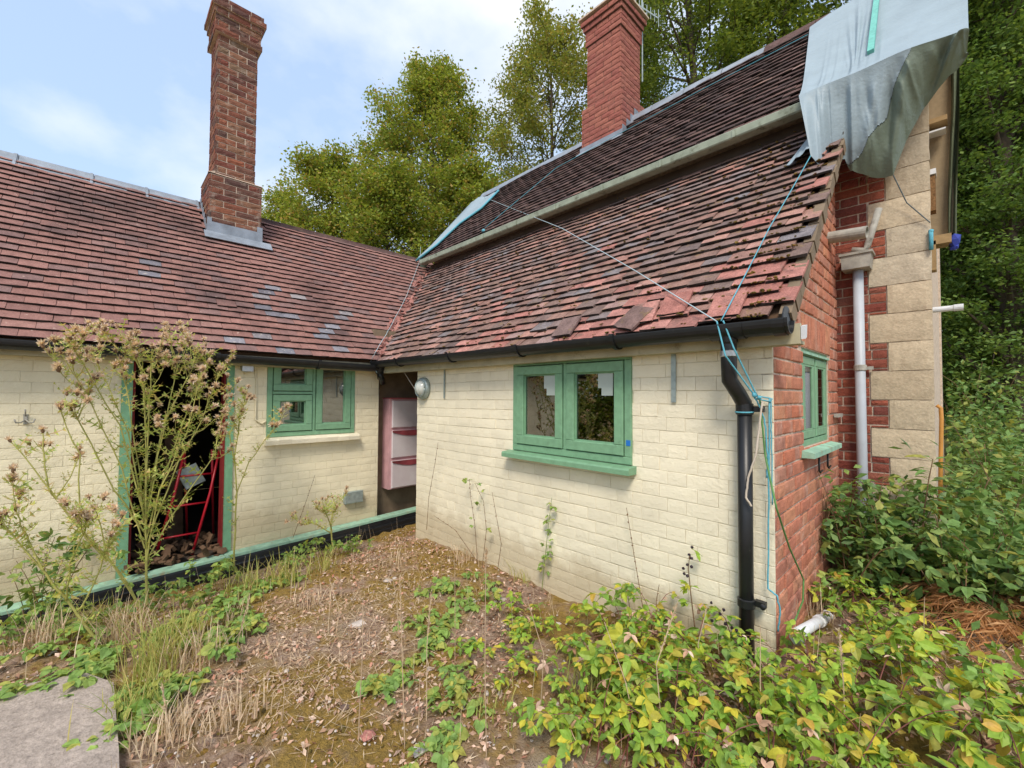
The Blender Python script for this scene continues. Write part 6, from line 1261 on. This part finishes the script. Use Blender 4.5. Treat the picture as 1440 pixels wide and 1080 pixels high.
V, F = leaf_quads(C, 0.32, 0.05, 0.0, 0.5); place('dry_meadow_grass', npmesh('dry_meadow_grass', V, F, 'straw'), None, None, kind='stuff')
def yard_points(n):
    x = rng.uniform(-4.6, 0.9, n); y = rng.uniform(-0.6, 4.1, n); ok = ~((y > YF-0.02) & (x > XF0-0.01) & (x < XS+0.02)) & ~((x > -3.15) & (x < -0.3) & (y < 0.06)) & ~((x < XL+0.22))
    x, y = x[ok], y[ok]; return np.c_[x, y, gz(x, y)]
# thin dead stalks standing all over the yard, too many and too fine to count
n = 420; C = yard_points(n*2)[:n]; n = len(C); hh = rng.uniform(0.05, 0.26, n)**1.0; az = rng.uniform(0, 6.28, n); tl_ = rng.uniform(0.05, 0.5, n)*hh
T = C+np.c_[np.cos(az)*tl_, np.sin(az)*tl_, hh]; S = np.c_[-np.sin(az), np.cos(az), np.zeros(n)]*0.0016; V = np.stack([C-S, C+S, T+S*0.5, T-S*0.5], 1).reshape(-1, 3)
place('dead_stalks', npmesh('dead_stalks', V, np.arange(4*n).reshape(n, 4), 'straw'), None, None, kind='stuff')
# leaf litter, straw and crumbs over the whole yard
C = yard_points(46000); mk = np.sin(C[:, 0]*3.1+0.5)*np.sin(C[:, 1]*2.9+C[:, 0]*1.3)+0.5*np.sin(C[:, 0]*7+C[:, 1]*5); C = C[rng.uniform(-0.9, 0.9, len(C)) < mk+0.15]; C[:, 2] += rng.uniform(0.001, 0.012, len(C)); V, F = leaf_quads(C, 0.026, 0.5, 1.0, 0.6, 0.12); place('leaf_litter', npmesh('leaf_litter', V, F, 'litter'), None, None, kind='stuff')
C = yard_points(90000); dens = np.sin(C[:, 0]*2.1+1.0)+np.sin(C[:, 1]*2.7+C[:, 0])+9*np.exp(-((C[:, 0]+2.6)**2+(C[:, 1]-0.85)**2)/0.30); C = C[rng.uniform(0, 1, len(C)) < np.clip(0.02+0.2*dens, 0.07, 0.95)]
C[:, 2] += rng.uniform(0.002, 0.02, len(C)); V, F = leaf_quads(C, 0.055, 0.045, 1.5, 0.7); place('dry_straw', npmesh('dry_straw', V, F, 'straw'), None, None, kind='stuff')
b = MB(); C = yard_points(2600)
for q in C: b.blob(q+Z*0.002, rnd.uniform(0.003, 0.009)*(1.8 if rnd.random() < 0.06 else 1), 0, 0.35, 0.6)
b.build('gravel', 'rubble', None, kind='stuff')
b = MB(); C = yard_points(9000); m_ = np.sin(C[:, 0]*2.4)*np.sin(C[:, 1]*2.2+0.7); C = C[m_ > 0.2][:1500]
for q in C: b.blob(q, rnd.uniform(0.006, 0.016), 0, 0.35, 0.55)
b.build('moss_cushions', 'moss', None, kind='stuff')
for i, (px, py, s, lab) in enumerate(((545, 815, 0.035, 'pale flat stone left of the yard centre'), (555, 811, 0.02, 'small pale stone beside the flat one'), (665, 846, 0.035, 'pale stone near the small green weeds'), (700, 832, 0.03, 'flat white stone by the cream wall'), (707, 842, 0.028, 'second white stone by the cream wall'), (55, 893, 0.03, 'grey tile fragment below the board at the left'), (328, 884, 0.022, 'pinkish stone chip in the dry patch'), (605, 936, 0.022, 'white pebble in the moss'), (502, 876, 0.05, 'largest pale crumbly stone in the moss'), (590, 1052, 0.04, 'white stone at the bottom of the picture'), (518, 1030, 0.03, 'reddish tile chip at the bottom'), (486, 987, 0.03, 'dark stone in the mossy ground'))):
    q = P(px, py, 'z', -1.43); q = A3(q[0], q[1], float(gz(q[0], q[1]))+0.006); b = MB(); b.blob(q, s, 0, 0.3, 0.4); b.build('stone', 'tile_red' if 'reddish' in lab else 'mortar_dark' if 'dark' in lab else 'rubble', None, label=lab, cat='stone', group='loose stones in the yard')
# hedge behind the photographer, seen only mirrored in the panes
for i, (x, y, lab) in enumerate(((-5.4, -3.4, 'hedge bush beyond the end of the wing'), (-3.9, -3.6, 'hedge bush behind the photographer on the left'), (-6.8, -3.0, 'hedge bush beside the wing gable'))):
    th = thing('hedge_bush', (x, y, -1.45), lab, 'bush', 'hedge behind the yard'); C = A3(x, y, -0.2)+rng.normal(0, 1, (7000, 3))*A3(0.55, 0.55, 0.75); C = C[C[:, 2] > -1.4]; V, F = leaf_quads(C, 0.11, 0.5, 0.5); place('foliage', npmesh('foliage', V, F, 'leaf_tree'), th, None, kind='stuff')
    b = MB(); b.tube([A3(x, y, -1.5), A3(x+0.05, y, -0.2), A3(x, y+0.1, 1.0)], [0.06, 0.04, 0.01], 7); b.build('stem', 'bark', th)
